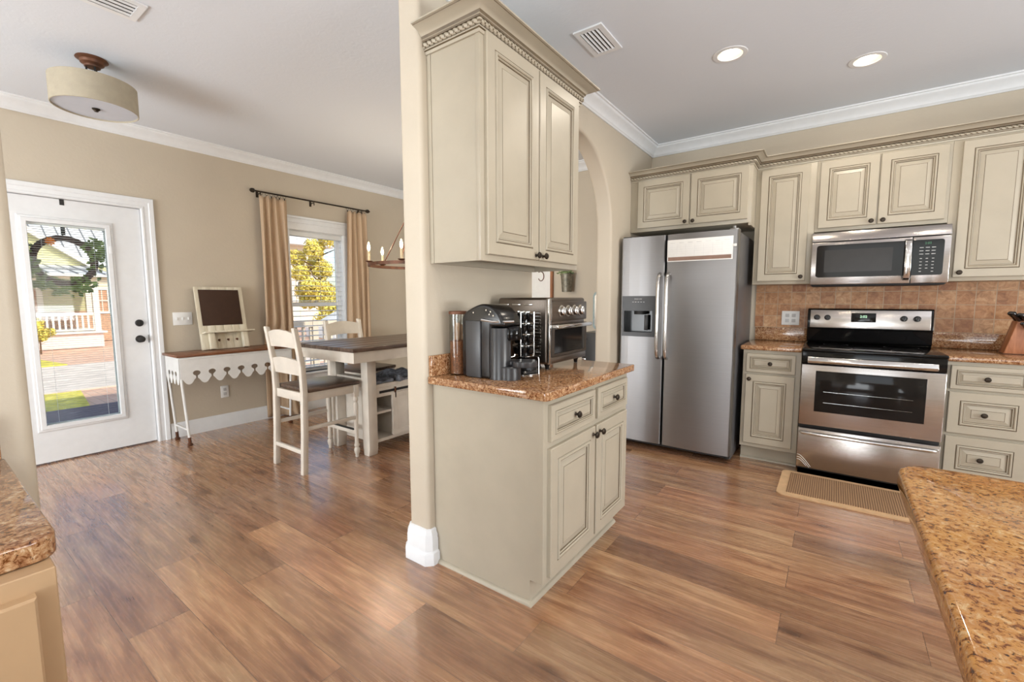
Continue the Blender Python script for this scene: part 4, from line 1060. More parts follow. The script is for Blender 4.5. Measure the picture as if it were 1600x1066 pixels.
for q in range(4):
    px = .985 + q * .030
    base = Vector((px, 4.157, CT + .165 - q * .004)); dirv = Vector((-.36, -.66, .36)).normalized(); L = .085; h_ = MB()
    h_.tube([base - dirv * .006, base + dirv * .01], [.005, .006], 8, m=1)
    h_.tube([base + dirv * .010, base + dirv * .025, base + dirv * (L * .6), base + dirv * L, base + dirv * (L + .006)], [.0075, .0095, .0085, .011, .007], 10, m=0)
    tag(h_.build('steak_knife', ['black', 'chrome']), 'small black-handled steak knife in the front of the wooden block', 'knife', 'steak knives in the wooden block')

# ================================================================ MAT, ISLAND, NEAR COUNTER
rg_ = thing('kitchen_mat', 'tan woven kitchen mat with plain border before the range', 'mat', (.27, 3.55, 0))
def rrect(x0, y0, x1, y1, r): return rcorner(x0 + r, y0 + r, r, PI) + rcorner(x1 - r, y0 + r, r, 1.5 * PI) + rcorner(x1 - r, y1 - r, r, 0) + rcorner(x0 + r, y1 - r, r, .5 * PI)
MB().prism(rrect(-.250, 3.300, .80, 3.795, .04), .0005, .009, 'z').build('border', ['mat_edge'], rg_, smooth=0)
MB().prism(rrect(-.195, 3.350, .745, 3.750, .004), .009, .012, 'z').build('woven_field', ['mat'], rg_, smooth=0)

isl = thing('kitchen_island', 'granite-topped kitchen island close in the right foreground', 'island', (.75, .3, 0))
poly = rcorner(.128 + .06, 1.285 - .06, .06, .5 * PI) + [(.128, -1.4), (1.25, -1.4)] + rcorner(1.25 - .06, 1.285 - .06, .06, 0)
counter(MB(), poly, .878, .918, .014).build('countertop', ['granite_island'], isl, smooth=40)
MB().prism(rect(.52, -1.35, 1.18, 1.12), 0, .877, 'z').build('body', ['cab'], isl)

nc = thing('base_cabinet', 'cream base cabinet close at the left edge under dark granite', 'cabinet', (-1.24, -.9, 0))
MB().prism([(XW + .001, 0), (-.985, 0), (-.985, .108), (-.925, .108), (-.925, .8835), (XW + .001, .8835)], -2.6, .112, 'y', r=.0015, seg=1).build('body', ['cab_warm_lit'], nc)
for k in range(5):
    cab_front(nc, 'door', (-.925, .088 - .46 - k * .50, .130), Y_, X_, .46, .725, (.43 if k % 2 else .03, .69), mat='cab_warm_lit')
nt = thing('countertop', 'granite countertop close at the left edge of the photo', 'countertop', (-1.24, -.9, .884))
counter(MB(), [(XW + .001, -2.65), (-.955, -2.65)] + rcorner(-.955 - .03, .122 - .03, .03, 0) + [(XW + .001, .122)], .8845, .920, .013).build('slab', ['granite'], nt, smooth=40)
MB().box(XW + .001, -2.6, .9205, XW + .021, .116, 1.02, .003).build('splash', ['granite'], nt)

# ================================================================ CEILING FITTINGS
def can(x, y, seen):
    lab = {0: 'recessed ceiling light nearer the air vent, glowing', 1: 'recessed ceiling light farther right over the range, glowing'}
    t_ = thing('recessed_light', lab.get(seen, 'unseen recessed ceiling light added for fill'), 'ceiling light', (x, y, CEIL), group='recessed ceiling lights')
    MB().lathe([(.068, -.001), (.070, -.005), (.094, -.004), (.097, -.0005)], (x, y, CEIL), 32, cap=False).build('trim_ring', ['trim'], t_)
    mb = MB(); prof = [(.0695, -.001), (.0685, .008), (.058, .034), (.054, .042)]; n = 32; V = []
    for r_, h in prof: V += [(x + r_ * math.cos(2 * PI * k / n), y + r_ * math.sin(2 * PI * k / n), CEIL + h) for k in range(n)]
    mb.add(V, [(i * n + k, i * n + (k + 1) % n, (i + 1) * n + (k + 1) % n, (i + 1) * n + k) for i in range(3) for k in range(n)]); mb.build('baffle', ['candle'], t_)
    MB().lathe([(0, .018), (.030, .019), (.050, .028), (.053, .040), (.053, .060), (0, .060)], (x, y, CEIL), 28).build('lamp', ['lamp'], t_)
    return t_
for i, (x, y) in enumerate(CANS_SEEN): can(x, y, i)
for i, (x, y) in enumerate(CANS_FILL + CANS_FILL_LEFT): can(x, y, 5)
for i, (x, y) in enumerate(CANS_SEEN + CANS_FILL + CANS_FILL_LEFT):
    light('recessed_lamp_glow', 'AREA', (x, y, CEIL - .012), 6.0, (1.0, .90, .76), direction=(0, 0, -1), shape='DISK', size=.11)

def vent(name_label, pts, slats, depth_axis):
    (x0, y0, x1, y1) = pts
    t_ = thing('air_vent', name_label, 'vent', ((x0 + x1) / 2, (y0 + y1) / 2, CEIL - .01))
    MB().slab(rect(x0, y0, x1, y1), [rect(x0 + .030, y0 + .030, x1 - .030, y1 - .030)], CEIL - .009, CEIL - .0005, 'z').build('frame', ['trim'], t_, smooth=0)
    MB().box(x0 + .03, y0 + .03, CEIL - .002, x1 - .03, y1 - .03, CEIL - .0008).build('duct_shade', ['void'], t_)  # flat dark sheet standing in for the shade behind the louvres
    sm = MB()
    for k in range(slats):
        if depth_axis == 'y':
            yy = y0 + .030 + (y1 - y0 - .06) * (k + .5) / slats
            sm.prism([(yy - .012, CEIL - .011), (yy + .006, CEIL - .003), (yy + .008, CEIL - .004), (yy - .010, CEIL - .0125)], x0 + .03, x1 - .03, 'x')
        else:
            xx = x0 + .030 + (x1 - x0 - .06) * (k + .5) / slats
            sm.prism([(xx - .006, CEIL - .011), (xx + .002, CEIL - .003), (xx + .0035, CEIL - .0035), (xx - .0045, CEIL - .012)], y0 + .03, y1 - .03, 'y')
    sm.build('louvre', ['trim'], t_, smooth=0)
vent('square white air vent in the kitchen ceiling', (-1.255, 2.315, -1.085, 2.605), 5, 'x')
vent('long white air vent in the dining ceiling, cut by the top edge', (-3.06, .45, -2.86, .860), 4, 'x')

# drum fixture
F_ = thing('drum_light', 'cream drum ceiling light on a dark bronze mount', 'ceiling light', (-3.755, .825, 2.44))
fx, fy0 = -3.755, .825
MB().lathe([(0, .0), (.075, .0), (.078, -.006), (.060, -.016), (.056, -.030), (.040, -.040), (.038, -.050), (0, -.052)], (fx, fy0, CEIL), 28).build('canopy', ['rust'], F_)
st = MB()
for a in (0.2, 2.3, 4.4): st.tube([(fx + .028 * math.cos(a), fy0 + .028 * math.sin(a), CEIL - .048), (fx + .028 * math.cos(a), fy0 + .028 * math.sin(a), 2.50)], .005, 8)
st.build('stem', ['matte_black'], F_)
SH = MB(); n = 44; R0, R1 = .205, .198; prof = [(R0, 2.600), (R0, 2.445), (R0 - .004, 2.443), (R0 - .006, 2.447), (R0 - .006, 2.598), (R0 - .003, 2.602)]
V = []
for r_, h in prof: V += [(fx + r_ * math.cos(2 * PI * k / n), fy0 + r_ * math.sin(2 * PI * k / n), h) for k in range(n)]
SH.add(V, [(i * n + k, i * n + (k + 1) % n, ((i + 1) % 6) * n + (k + 1) % n, ((i + 1) % 6) * n + k) for i in range(6) for k in range(n)])
SH.build('lamp_shade', ['shade'], F_)
MB().lathe([(0, 2.452), (.198, 2.452), (.198, 2.456), (0, 2.456)], (fx, fy0, 0), 44).build('diffuser', ['diffuser'], F_)
MB().lathe([(0, 2.432), (.010, 2.434), (.012, 2.440), (.020, 2.446), (.020, 2.4515), (0, 2.4515)], (fx, fy0, 0), 16).build('finial', ['bronze'], F_)

# chandelier (wagon wheel ring)
ccx, ccy, cr, cz = -3.25, 2.90, .40, 1.595
CH = thing('chandelier', 'rust-brown ring chandelier with candle bulbs over the dining table', 'chandelier', (ccx, ccy, cz))
rn = MB(); n = 56
prof = [(cr + .006, cz - .014), (cr + .006, cz + .014), (cr - .006, cz + .014), (cr - .006, cz - .014)]; V = []
for r_, h in prof: V += [(ccx + r_ * math.cos(2 * PI * k / n), ccy + r_ * math.sin(2 * PI * k / n), h) for k in range(n)]
rn.add(V, [(i * n + k, i * n + (k + 1) % n, ((i + 1) % 4) * n + (k + 1) % n, ((i + 1) % 4) * n + k) for i in range(4) for k in range(n)])
rn.build('ring', ['rust'], CH)
MB().tube([(ccx, ccy, CEIL - .001), (ccx, ccy, 2.10)], .007, 8).build('stem', ['rust'], CH)
MB().lathe([(0, CEIL - .03), (.05, CEIL - .025), (.062, CEIL - .001), (0, CEIL - .001)], (ccx, ccy, 0), 20).build('canopy', ['rust'], CH)
for k in range(6):
    a = math.radians(5) + 2 * PI * k / 6
    x, y = ccx + cr * math.cos(a), ccy + cr * math.sin(a)
    MB().lathe([(0, .012), (.012, .014), (.030, .022), (.034, .026), (.030, .028), (.010, .022), (0, .022)], (x, y, cz), 18).build('bobeche', ['rust'], CH)
    MB().lathe([(0, .022), (.0105, .022), (.0105, .115), (0, .117)], (x, y, cz), 14).build('candle_sleeve', ['candle'], CH)
    MB().lathe([(0, .115), (.007, .117), (.013, .135), (.0145, .148), (.010, .170), (.003, .192), (0, .196)], (x, y, cz), 14).build('bulb', ['flame'], CH)
    light('candle_glow', 'POINT', (x, y, cz + .215), 3.6, (1.0, .84, .62), shadow_soft_size=.012)
    if k % 2: MB().tube([(x, y, cz + .014), (ccx + .012 * math.cos(a), ccy + .012 * math.sin(a), 2.11)], .0055, 8).build('arm', ['rust'], CH)

# ================================================================ DINING
# counter-height chair, built facing +y at the origin
def make_chair(label, group=None):
    c = thing('counter_chair', label, 'chair', (0, 0, 0), 0, group)
    for s in (-1, 1):
        x = .200 * s
        prof = [(-.262, 0), (-.222, 0), (-.205, .30), (-.197, .60), (-.205, .80), (-.250, 1.072), (-.278, 1.078), (-.281, 1.07), (-.243, .80), (-.238, .60), (-.247, .30)]
        MB().prism(prof, x - .019, x + .019, 'x', r=.004, seg=2, ang=.9).build('rear_post', ['chair_white'], c)
    for s in (-1, 1):
        MB().box(s * .19 - .022, .19, .50, s * .19 + .022, .234, .598, .003).lathe([(.012, 0), (.015, .008), (.013, .018), (.021, .040), (.024, .060), (.020, .074), (.014, .082), (.020, .092), (.0215, .10), (.0165, .112), (.015, .14), (.018, .30), (.022, .42), (.020, .445), (.014, .455), (.022, .468), (.022, .478), (.018, .50)], (s * .19, .212, 0), 16).build('leg', ['chair_white'], c)
    def slat(z0, z1, crest, y):
        mb = MB(); n = 12; V = []
        for k in range(n + 1):
            t_ = k / n; x = -.184 + .368 * t_; b = .020 * math.sin(PI * t_); cz_ = crest * math.sin(PI * t_)
            yy = y - b; lean = -.16 * (z1 - z0)
            V += [(x, yy - .009, z0 + crest * .35 * math.sin(PI * t_)), (x, yy + .009, z0 + crest * .35 * math.sin(PI * t_)), (x, yy + .009 + lean, z1 + cz_), (x, yy - .009 + lean, z1 + cz_)]
        F = [(4 * k + a, 4 * k + (a + 1) % 4, 4 * k + 4 + (a + 1) % 4, 4 * k + 4 + a) for k in range(n) for a in range(4)] + [(0, 1, 2, 3), (4 * n, 4 * n + 1, 4 * n + 2, 4 * n + 3)]
        mb.add(V, F); mb.build('back_slat', ['chair_white'], c)
    slat(.925, 1.035, .026, -.238); slat(.725, .835, .022, -.215)
    MB().prism([(-.215, -.190), (.215, -.190), (.222, .10), (.214, .245), (.0, .262), (-.214, .245), (-.222, .10)], .600, .628, 'z', r=.008, seg=3, ang=.9).build('seat', ['wood_dark_y'], c)
    MB().box(-.178, .196, .535, .178, .222, .599, .002).box(-.178, -.225, .535, .178, -.205, .599, .002).box(-.205, -.205, .535, -.183, .19, .599, .002).box(.183, -.205, .535, .205, .19, .599, .002).build('seat_rail', ['chair_white'], c)
    for s in (-1, 1): MB().box(s * .196 - .010, -.226, .318, s * .196 + .010, .212, .345, .003).build('stretcher', ['chair_white'], c)
    MB().box(-.185, -.250, .150, .185, -.230, .180, .003).build('stretcher', ['chair_white'], c)
    MB().box(-.178, .200, .190, .178, .222, .222, .003).build('stretcher', ['chair_white'], c)
    MB().box(-.170, .196, .222, .170, .226, .2265, .001).build('kick_strip', ['matte_black'], c)
    return c
ch1 = make_chair('white ladder-back counter chair with dark seat at the near table end')
ch1.location = (-3.283, 1.908, 0)
ch2 = dup(ch1, (-3.745, 2.66, 0), -PI / 2 + .10, 'white ladder-back counter chair on the window side of the table')

TB = thing('dining_table', 'counter-height table with dark plank top and white storage base', 'table', (-3.26, 2.75, 0))
tp = MB()
tw = (3.68 - 2.86) / 5
for k in range(5):
    tp.box(-3.68 + k * tw + .0006, 1.955, .884, -3.68 + (k + 1) * tw - .0006, 3.50, .914, .0015)
tp.build('table_top', ['wood_dark_y'], TB)
MB().slab(rect(-3.665, 1.970, -2.875, 3.485), [rect(-3.64, 1.995, -2.90, 3.46)], .800, .8835, 'z').build('apron', ['chair_white'], TB, smooth=0)
for (x, y) in ((-3.521, 2.175), (-3.087, 2.175), (-3.521, 3.20), (-3.087, 3.20)):
    MB().prism([(x + .010, 0), (x + .075, 0), (x + .085, .06), (x + .085, .884), (x, .884), (x, .06)], y, y + .085, 'y', r=.003, seg=2).build('leg', ['chair_white'], TB)
sx0, sx1, sy0, sy1 = -3.49, -3.035, 2.262, 3.20
bx_ = MB().box(sx0, sy0, .085, sx1, sy1, .110).box(sx0, sy0, .545, sx1 + .01, sy1, .575).box(sx0, sy0, .11, sx0 + .018, sy1, .545).box(sx0, sy0, .11, sx1, sy0 + .02, .545).box(sx0, sy1 - .02, .11, sx1, sy1, .545)
bx_.box(sx0, 2.47, .11, sx1, 2.49, .545).box(sx0, 2.282, .325, sx1, 2.47, .343)
bx_.build('storage_base', ['chair_white'], TB, smooth=0)
MB().box(-3.435, 2.18, .60, -3.087, 2.255, .640, .002).box(-3.02, sy0, .470, -3.028, sy1, .545).build('cross_rail', ['chair_white'], TB)
br2 = MB().box(-3.022, 2.30, .500, -3.014, 3.15, .520).build('door_track', ['matte_black'], TB)
sd = MB().box(-3.030, 2.425, .120, -3.012, 2.78, .488, .002).box(-3.012, 2.425, .120, -3.006, 2.47, .488).box(-3.012, 2.735, .120, -3.006, 2.78, .488).box(-3.012, 2.47, .12, -3.006, 2.735, .165).box(-3.012, 2.47, .443, -3.006, 2.735, .488).build('sliding_door', ['chair_white'], TB)
MB().box(-3.012, 2.450, .440, -3.006, 2.466, .535, .002).box(-3.012, 2.72, .44, -3.006, 2.736, .535, .002).build('hanger_strap', ['rust'], sd)
def cloth(cx_, cy_, z, sx_, sy_, amp, seed, name, label, group, mt='cloth_grey'):
    rnd_ = random.Random(seed); N = 18; V = []; ph = [rnd_.uniform(0, 6) for _ in range(6)]
    for lay in (0, 1):
        for i in range(N + 1):
            for j in range(N + 1):
                u, v_ = i / N - .5, j / N - .5
                h = amp * (.5 + .5 * math.sin(7 * u + ph[0] + 2 * math.sin(3 * v_ + ph[1]))) * (.4 + .6 * math.cos(PI * u) * math.cos(PI * v_)) + amp * .25 * math.sin(9 * v_ + ph[2] + 4 * u) + amp * .25
                V.append((cx_ + u * sx_ * (1 + .1 * math.sin(7 * v_ + ph[3])), cy_ + v_ * sy_ * (1 + .1 * math.sin(6 * u + ph[4])), z + h * (1 if lay else .0) + (.006 if lay else 0)))
    K_ = (N + 1) ** 2; F = []
    for i in range(N):
        for j in range(N):
            a = i * (N + 1) + j; F += [(a, a + 1, a + N + 2, a + N + 1), (K_ + a, K_ + a + N + 1, K_ + a + N + 2, K_ + a + 1)]
    for i in range(N):
        for a, b in ((i, i + 1), (N * (N + 1) + i, N * (N + 1) + i + 1), (i * (N + 1), (i + 1) * (N + 1)), (i * (N + 1) + N, (i + 1) * (N + 1) + N)): F.append((a, b, K_ + b, K_ + a))
    mb = MB().add(V, F); return tag(mb.build(name, [mt], smooth=70), label, 'cloth', group)
cloth(-3.20, 2.37, .5765, .30, .18, .028, 3, 'folded_cloth', 'flat grey cloth on the table shelf beside the front legs', 'cloths under the dining table')
cloth(-3.18, 2.63, .5765, .36, .26, .060, 5, 'folded_cloth', 'larger heaped grey cloth on the table shelf near the column', 'cloths under the dining table')

# console
CO = thing('console_table', 'narrow console table with walnut top and scalloped white metal apron', 'console table', (-4.69, 1.86, 0))
kx0, kx1, ky0, ky1 = -4.858, -4.505, 1.372, 2.385
MB().box(kx0, ky0, .783, kx1, ky1, .806, .003).build('table_top', ['wood_top'], CO)
def scallop(L, n, ztop, zbot):
    """outline of the apron (0..L, z) with keyhole notches between rounded drops"""
    pts = [(0, ztop), (L, ztop)]; w = L / n; z1 = zbot; 
    pts.append((L, zbot + .03))
    for k in range(n - 1, -1, -1):
        c_ = (k + .5) * w
        # drop: ogee lobe
        for t_ in [i / 12 for i in range(13)]:
            x = c_ + w / 2 - w * t_; q = abs(t_ - .5) * 2
            z = zbot + .052 * (q ** 1.6) - .006 * math.cos(q * PI * 3)
            pts.append((x, z))
    pts.append((0, zbot + .03))
    o = []
    for p in pts:
        if not o or (abs(p[0] - o[-1][0]) + abs(p[1] - o[-1][1])) > 1e-5: o.append(p)
    return o
def apron(x, a0, a1, n, axis, t_):
    L = a1 - a0; out_ = [(a0 + p, z) for p, z in scallop(L, n, .780, .555)]
    w = L / n; hl = []
    for k in range(1, n): 
        c_ = a0 + k * w
        hl.append([(c_ + .030 * math.cos(a), .640 + .016 * math.sin(a)) for a in [2 * PI * j / 18 for j in range(18)]])
    return MB().slab(out_, hl, x - t_, x, axis)
ap = apron(kx1 - .012, ky0 + .03, ky1 - .03, 8, 'x', .003)
# slots joining each hole to the notch are cut as narrow necks: drawn as separate notch outline
def apron2(x, a0, a1, n, axis, t_):
    L = a1 - a0; w = L / n; out_ = [(a0, .780), (a1, .780), (a1, .600)]
    for k in range(n - 1, -1, -1):
        c_ = a0 + (k + .5) * w; h = w / 2
        out_ += [(c_ + h * .86, .592), (c_ + h * .70, .585), (c_ + h * .56, .570), (c_ + h * .34, .552), (c_ + h * .12, .544), (c_ - h * .12, .544), (c_ - h * .34, .552), (c_ - h * .56, .570), (c_ - h * .70, .585), (c_ - h * .86, .592)]
        if k:
            e_ = c_ - h; r_ = min(.030, h * .55)
            out_ += [(e_ + .007, .606)] + [(e_ + r_ * math.sin(a), .638 - .022 * math.cos(a)) for a in [(.35 + (2 * PI - .70) * j / 14) for j in range(15)]] + [(e_ - .007, .606)]
    out_ += [(a0, .600)]
    return MB().prism(out_, x - t_, x, axis)
apron2(kx1 - .012, ky0 + .022, ky1 - .022, 8, 'x', .004).build('apron', ['iron_white'], CO, smooth=0)
for yy in (ky0 + .018, ky1 - .014): apron2(yy, kx0 + .022, kx1 - .016, 4, 'y', .004).build('side_apron', ['iron_white'], CO, smooth=0)
MB().box(kx0 + .02, ky0 + .018, .765, kx1 - .010, ky0 + .024, .783).box(kx1 - .016, ky0 + .018, .765, kx1 - .006, ky1 - .018, .772, .001).build('top_rail', ['iron_white'], CO)
for (x, y) in ((kx1 - .024, ky0 + .030), (kx1 - .024, ky1 - .030), (kx0 + .030, ky0 + .030), (kx0 + .030, ky1 - .030)):
    yy = y + (.045 if y < 1.8 else -.045) * 0
    l_ = MB(); dy = .030 if y < 1.8 else -.030
    l_.tube([(x, y, .782), (x, y, .56), (x, y + dy, .03)], [.012, .011, .011], 8)
    lo = l_.build('leg', ['iron_white'], CO)
    MB().tube([(x, y + dy * .93, .075), (x, y + dy, .022)], .0125, 8).box(x - .018, y + dy - .018, 0, x + .018, y + dy + .018, .022, .006).build('foot', ['rust'], lo).parent = lo
for yy in (ky0 + .055, ky1 - .055): MB().box(kx0 + .03, yy - .008, .135, kx1 - .024, yy + .008, .150, .003).build('side_rail', ['iron_white'], CO)

# chalkboard organiser, leaning on the wall
BO = thing('message_board', 'pale plank message board with a chocolate panel leaning on the wall', 'message board', (-4.735, 1.853, .8105), 0)
def bb(y0, z0, y1, z1, x0, x1, nm, mt, par=BO, r=.002):
    m_ = MB().box(x0, y0, z0, x1, y1, z1, r).build(nm, [mt], None, origin=(0, 0, 0)); m_.parent = par; return m_
BO.rotation_euler = (0, -math.atan2(.115, .59), 0)
pk = MB()
for k in range(6):
    pk.box(-.014, -.208 + k * .0694 + .0006, 0, 0, -.208 + (k + 1) * .0694 - .0006, .60, .001)
bd = pk.build('back_board', ['pale_wood'], None, origin=(0, 0, 0)); bd.parent = BO
bb(-.176, .228, .172, .572, .0002, .004, 'panel', 'choc')
bb(-.190, .150, .245, .164, -.002, .080, 'shelf', 'pale_wood')
bb(-.205, .0, -.150, .150, .0, .016, 'bracket', 'pale_wood'); bb(-.150, .0, -.105, .150, .0, .052, 'bracket', 'pale_wood'); bb(.140, .0, .185, .150, .0, .052, 'bracket', 'pale_wood')
for k in range(3):
    hk = MB().lathe([(0, 0), (.010, .001), (.010, .004), (.004, .005), (0, .005)], (.0, -.058 + k * .078, .085), 12, 'x')
    hk.tube([(.004, -.058 + k * .078, .09), (.016, -.058 + k * .078, .072), (.024, -.058 + k * .078, .078), (.026, -.058 + k * .078, .092)], .0038, 7)
    o_ = hk.build('hook', ['rust'], None, origin=(0, 0, 0)); o_.parent = BO

# curtains
RD = thing('curtain_rod', 'dark bronze curtain rod above the dining window', 'curtain rod', (-4.83, 2.90, 2.385))
rxx = -4.829
MB().tube([(rxx, 2.235, 2.378), (rxx, 3.565, 2.378)], .0085, 10).build('rod', ['bronze'], RD)
for yy, s in ((2.235, -1), (3.565, 1)):
    MB().lathe([(0, -.03), (.012, -.028), (.021, -.014), (.023, 0), (.021, .010), (.010, .018), (.008, .030)][::1], (rxx, yy + s * .02, 2.378), 16, 'y').build('finial', ['bronze'], RD)
for yy in (2.29, 2.87, 3.50):
    MB().tube([(XD + .002, yy, 2.362), (rxx, yy, 2.362), (rxx, yy, 2.37)], .005, 8).box(XD + .001, yy - .012, 2.33, XD + .006, yy + .012, 2.39, .002).tube([(rxx, yy, 2.362), (rxx, yy, 2.335)], .005, 8).build('bracket', ['bronze'], RD)
def curtain(label, y0t, y1t, y0b, y1b, folds, seed, puddle):
    c = thing('curtain', label, 'curtain', (rxx, (y0t + y1t) / 2, .03), group='curtains at the dining window')
    rnd_ = random.Random(seed); ph = rnd_.uniform(0, 6); NU, NZ = folds * 12, 46; V = []
    off = [rnd_.uniform(-.3, .3) for _ in range(folds + 2)]
    for lay in (0, 1):
        for j in range(NZ + 1):
            zt = j / NZ; z = .012 + (2.335 - .012) * zt
            sp = 1 - zt
            y0, y1 = y0t + (y0b - y0t) * sp, y1t + (y1b - y1t) * sp
            for i in range(NU + 1):
                u = i / NU; f_ = u * folds
                am = .016 + .012 * min(1, sp * 3)
                x = rxx + am * math.sin(2 * PI * f_ + ph + .8 * math.sin(3 * sp + f_)) + .006 * math.sin(9 * u + 7 * sp)
                y = y0 + (y1 - y0) * (u + .018 * math.sin(4 * PI * f_ + 2 * sp))
                if puddle and z < .16 and y > 2.40:
                    q = (.16 - z) / .16; x += .07 * q * q * (1 + .4 * math.sin(5 * f_)); y += .02 * q * math.sin(9 * u)
                if y0t < 2.5:
                    q = min(1, max(0, (1.05 - z) / .22)) * min(1, max(0, (2.47 - y) / .05)); x = x * (1 - q) + (-4.887 + (x - rxx) * .16) * q
                nx = .0015 * (1 if lay else -1)
                V.append((x + nx, y, z + (.012 * math.cos(2 * PI * f_ + ph) if j == NZ else 0)))
    K_ = (NU + 1) * (NZ + 1); F = []
    for j in range(NZ):
        for i in range(NU):
            a = j * (NU + 1) + i; F += [(a, a + 1, a + NU + 2, a + NU + 1), (K_ + a, K_ + a + NU + 1, K_ + a + NU + 2, K_ + a + 1)]
    for j in range(NZ):
        for e_ in (0, NU): a = j * (NU + 1) + e_; b_ = a + NU + 1; F.append((a, b_, K_ + b_, K_ + a))
    for i in range(NU):
        for e_ in (0, NZ): a = e_ * (NU + 1) + i; F.append((a, a + 1, K_ + a + 1, K_ + a))
    MB().add(V, F).build('fabric', ['curtain'], c, smooth=180)
    for k in range(6):
        yy = y0t + (y1t - y0t) * (k + .5) / 6 + rnd_.uniform(-.012, .012)
        MB().tube([(rxx + .016 * math.sin(a) * .25, yy + .016 * math.sin(a) * .9, 2.367 + .0175 * math.cos(a)) for a in [2 * PI * q / 16 for q in range(16)]], .0016, 5, True).box(rxx - .003, yy - .004, 2.330, rxx + .003, yy + .004, 2.351, .001).build('ring', ['bronze'], c)
    return c
curtain('tan curtain panel left of the dining window, puddled on the floor', 2.278, 2.560, 2.262, 2.580, 4, 2, True)
curtain('tan curtain panel right of the dining window', 3.285, 3.555, 3.215, 3.560, 4, 9, True)

# door hanger + wreath
WH = thing('wreath_hanger', 'thin dark over-the-door hook at the top of the entry door', 'hook', (XD - .02, .829, 2.03))
MB().box(XD - .0175, .816, 2.015, XD - .0155, .842, 2.0575).box(XD - .0655, .816, 2.0545, XD - .0155, .842, 2.0575).box(XD - .0655, .816, 1.79, XD - .0635, .842, 2.0575).tube([(XD - .066, .829, 1.80), (XD - .085, .829, 1.785), (XD - .105, .829, 1.79), (XD - .108, .829, 1.81)], .003, 6).build('strap', ['matte_black'], WH)
WR = thing('wreath', 'twig wreath with green leaves and an orange flower outside the entry door', 'wreath', (XD - .105, .829, 1.59))
tw_ = MB(); wc_ = (XD - .108, .829, 1.590)
for k in range(7):
    ph1 = k * .9
    tw_.tube([(wc_[0] + .010 * math.sin(3 * a + ph1), wc_[1] + (.178 + .012 * math.sin(4 * a + ph1)) * math.cos(a), wc_[2] + (.178 + .012 * math.sin(4 * a + ph1)) * math.sin(a)) for a in [2 * PI * q / 48 for q in range(48)]], .0125, 6, True)
tw_.build('twig_ring', ['twig'], WR)
lv2 = MB(); rnd_ = random.Random(4)
for k in range(360):
    a = rnd_.choice([rnd_.uniform(PI * .80, PI * 2.25), rnd_.uniform(0, .8), rnd_.uniform(PI * .95, PI * 1.35), rnd_.uniform(PI * 1.4, PI * 1.7)])
    rr = rnd_.uniform(.165, .265); L = rnd_.uniform(.035, .06)
    c0 = Vector((wc_[0] + rnd_.uniform(-.02, .03), wc_[1] + rr * math.cos(a), wc_[2] + rr * math.sin(a)))
    dr_ = Vector((rnd_.uniform(-.5, .5), rnd_.uniform(-1, 1), rnd_.uniform(-1, 1))).normalized(); sd_ = dr_.cross(Vector((1, .2, .1))).normalized() * L * .32
    V = [c0, c0 + dr_ * L * .5 + sd_, c0 + dr_ * L, c0 + dr_ * L * .5 - sd_, c0 + dr_ * L * .5 + Vector((.004, 0, 0))]
    lv2.add(V, [(0, 1, 4), (1, 2, 4), (2, 3, 4), (3, 0, 4)])
lv2.build('leaves', ['leaf'], WR, smooth=0)
fl = MB()
for k in range(9):
    a = 2 * PI * k / 9
    fl.add([(wc_[0] + .03, .752, 1.735), (wc_[0] + .042, .752 + .024 * math.cos(a) - .008 * math.sin(a), 1.735 + .024 * math.sin(a) + .008 * math.cos(a)), (wc_[0] + .036, .752 + .034 * math.cos(a), 1.735 + .034 * math.sin(a)), (wc_[0] + .042, .752 + .024 * math.cos(a) + .008 * math.sin(a), 1.735 + .024 * math.sin(a) - .008 * math.cos(a))], [(0, 1, 2, 3)])
fl.lathe([(0, 0), (.012, .004), (.010, .012), (0, .015)], (wc_[0] + .03, .752, 1.735), 12, 'x')
fl.build('flower', ['orange'], WR)

# ================================================================ SEEN THROUGH THE ARCH
PF = thing('framed_sign', 'wood-framed white sign with scroll ironwork beyond the arch', 'sign', (-2.80, 4.45, 1.2))
fx0, fx1, fz0, fz1 = -3.02, -2.635, .96, 1.74
MB().slab(rect(fx0, fz0, fx1, fz1), [rect(fx0 + .03, fz0 + .03, fx1 - .03, fz1 - .03)], YB - .03, YB - .002, 'y').build('frame', ['wood_frame'], PF, smooth=0)
MB().box(fx0 + .02, YB - .012, fz0 + .02, fx1 - .02, YB - .003, fz1 - .02).build('board', ['paper'], PF)
sc_ = MB()
sc_.tube([(-2.800 + (.048 - .010 * a / 3) * math.sin(a), YB - .018, 1.535 + (.060 - .012 * a / 3) * math.cos(a)) for a in [-.6 + .3 * k for k in range(17)]], .005, 7)
sc_.build('scroll', ['rust'], PF)
BK = thing('wall_bucket', 'galvanised metal bucket with greenery hung on the far wall', 'bucket', (-2.44, 4.38, 1.36))
MB().lathe([(0, 0), (.052, 0), (.068, .19), (.071, .192), (.071, .198), (.066, .198), (.050, .006), (0, .006)], (-2.420, 4.385, 1.355), 24).build('pail', ['galv'], BK)
gm = MB()
for k in range(60):
    a = rnd_.uniform(0, 6.28); r_ = rnd_.uniform(0, .10); c0 = Vector((-2.42 + r_ * math.cos(a) - .02, 4.375 + r_ * .5 * math.sin(a), 1.553 + rnd_.uniform(-.005, .02)))
    d_ = Vector((rnd_.uniform(-1, 1), rnd_.uniform(-.6, .4), rnd_.uniform(-.2, 1))).normalized() * .035; s_ = d_.cross(Vector((.3, 1, .2))).normalized() * .010
    gm.add([c0, c0 + d_ * .5 + s_, c0 + d_, c0 + d_ * .5 - s_], [(0, 1, 2, 3)])
gm.build('greenery', ['bucket_green'], BK, smooth=0)
MR = thing('wall_mirror', 'pale blue narrow framed mirror half hidden by the arch', 'mirror', (-2.1, 4.45, 1.0))
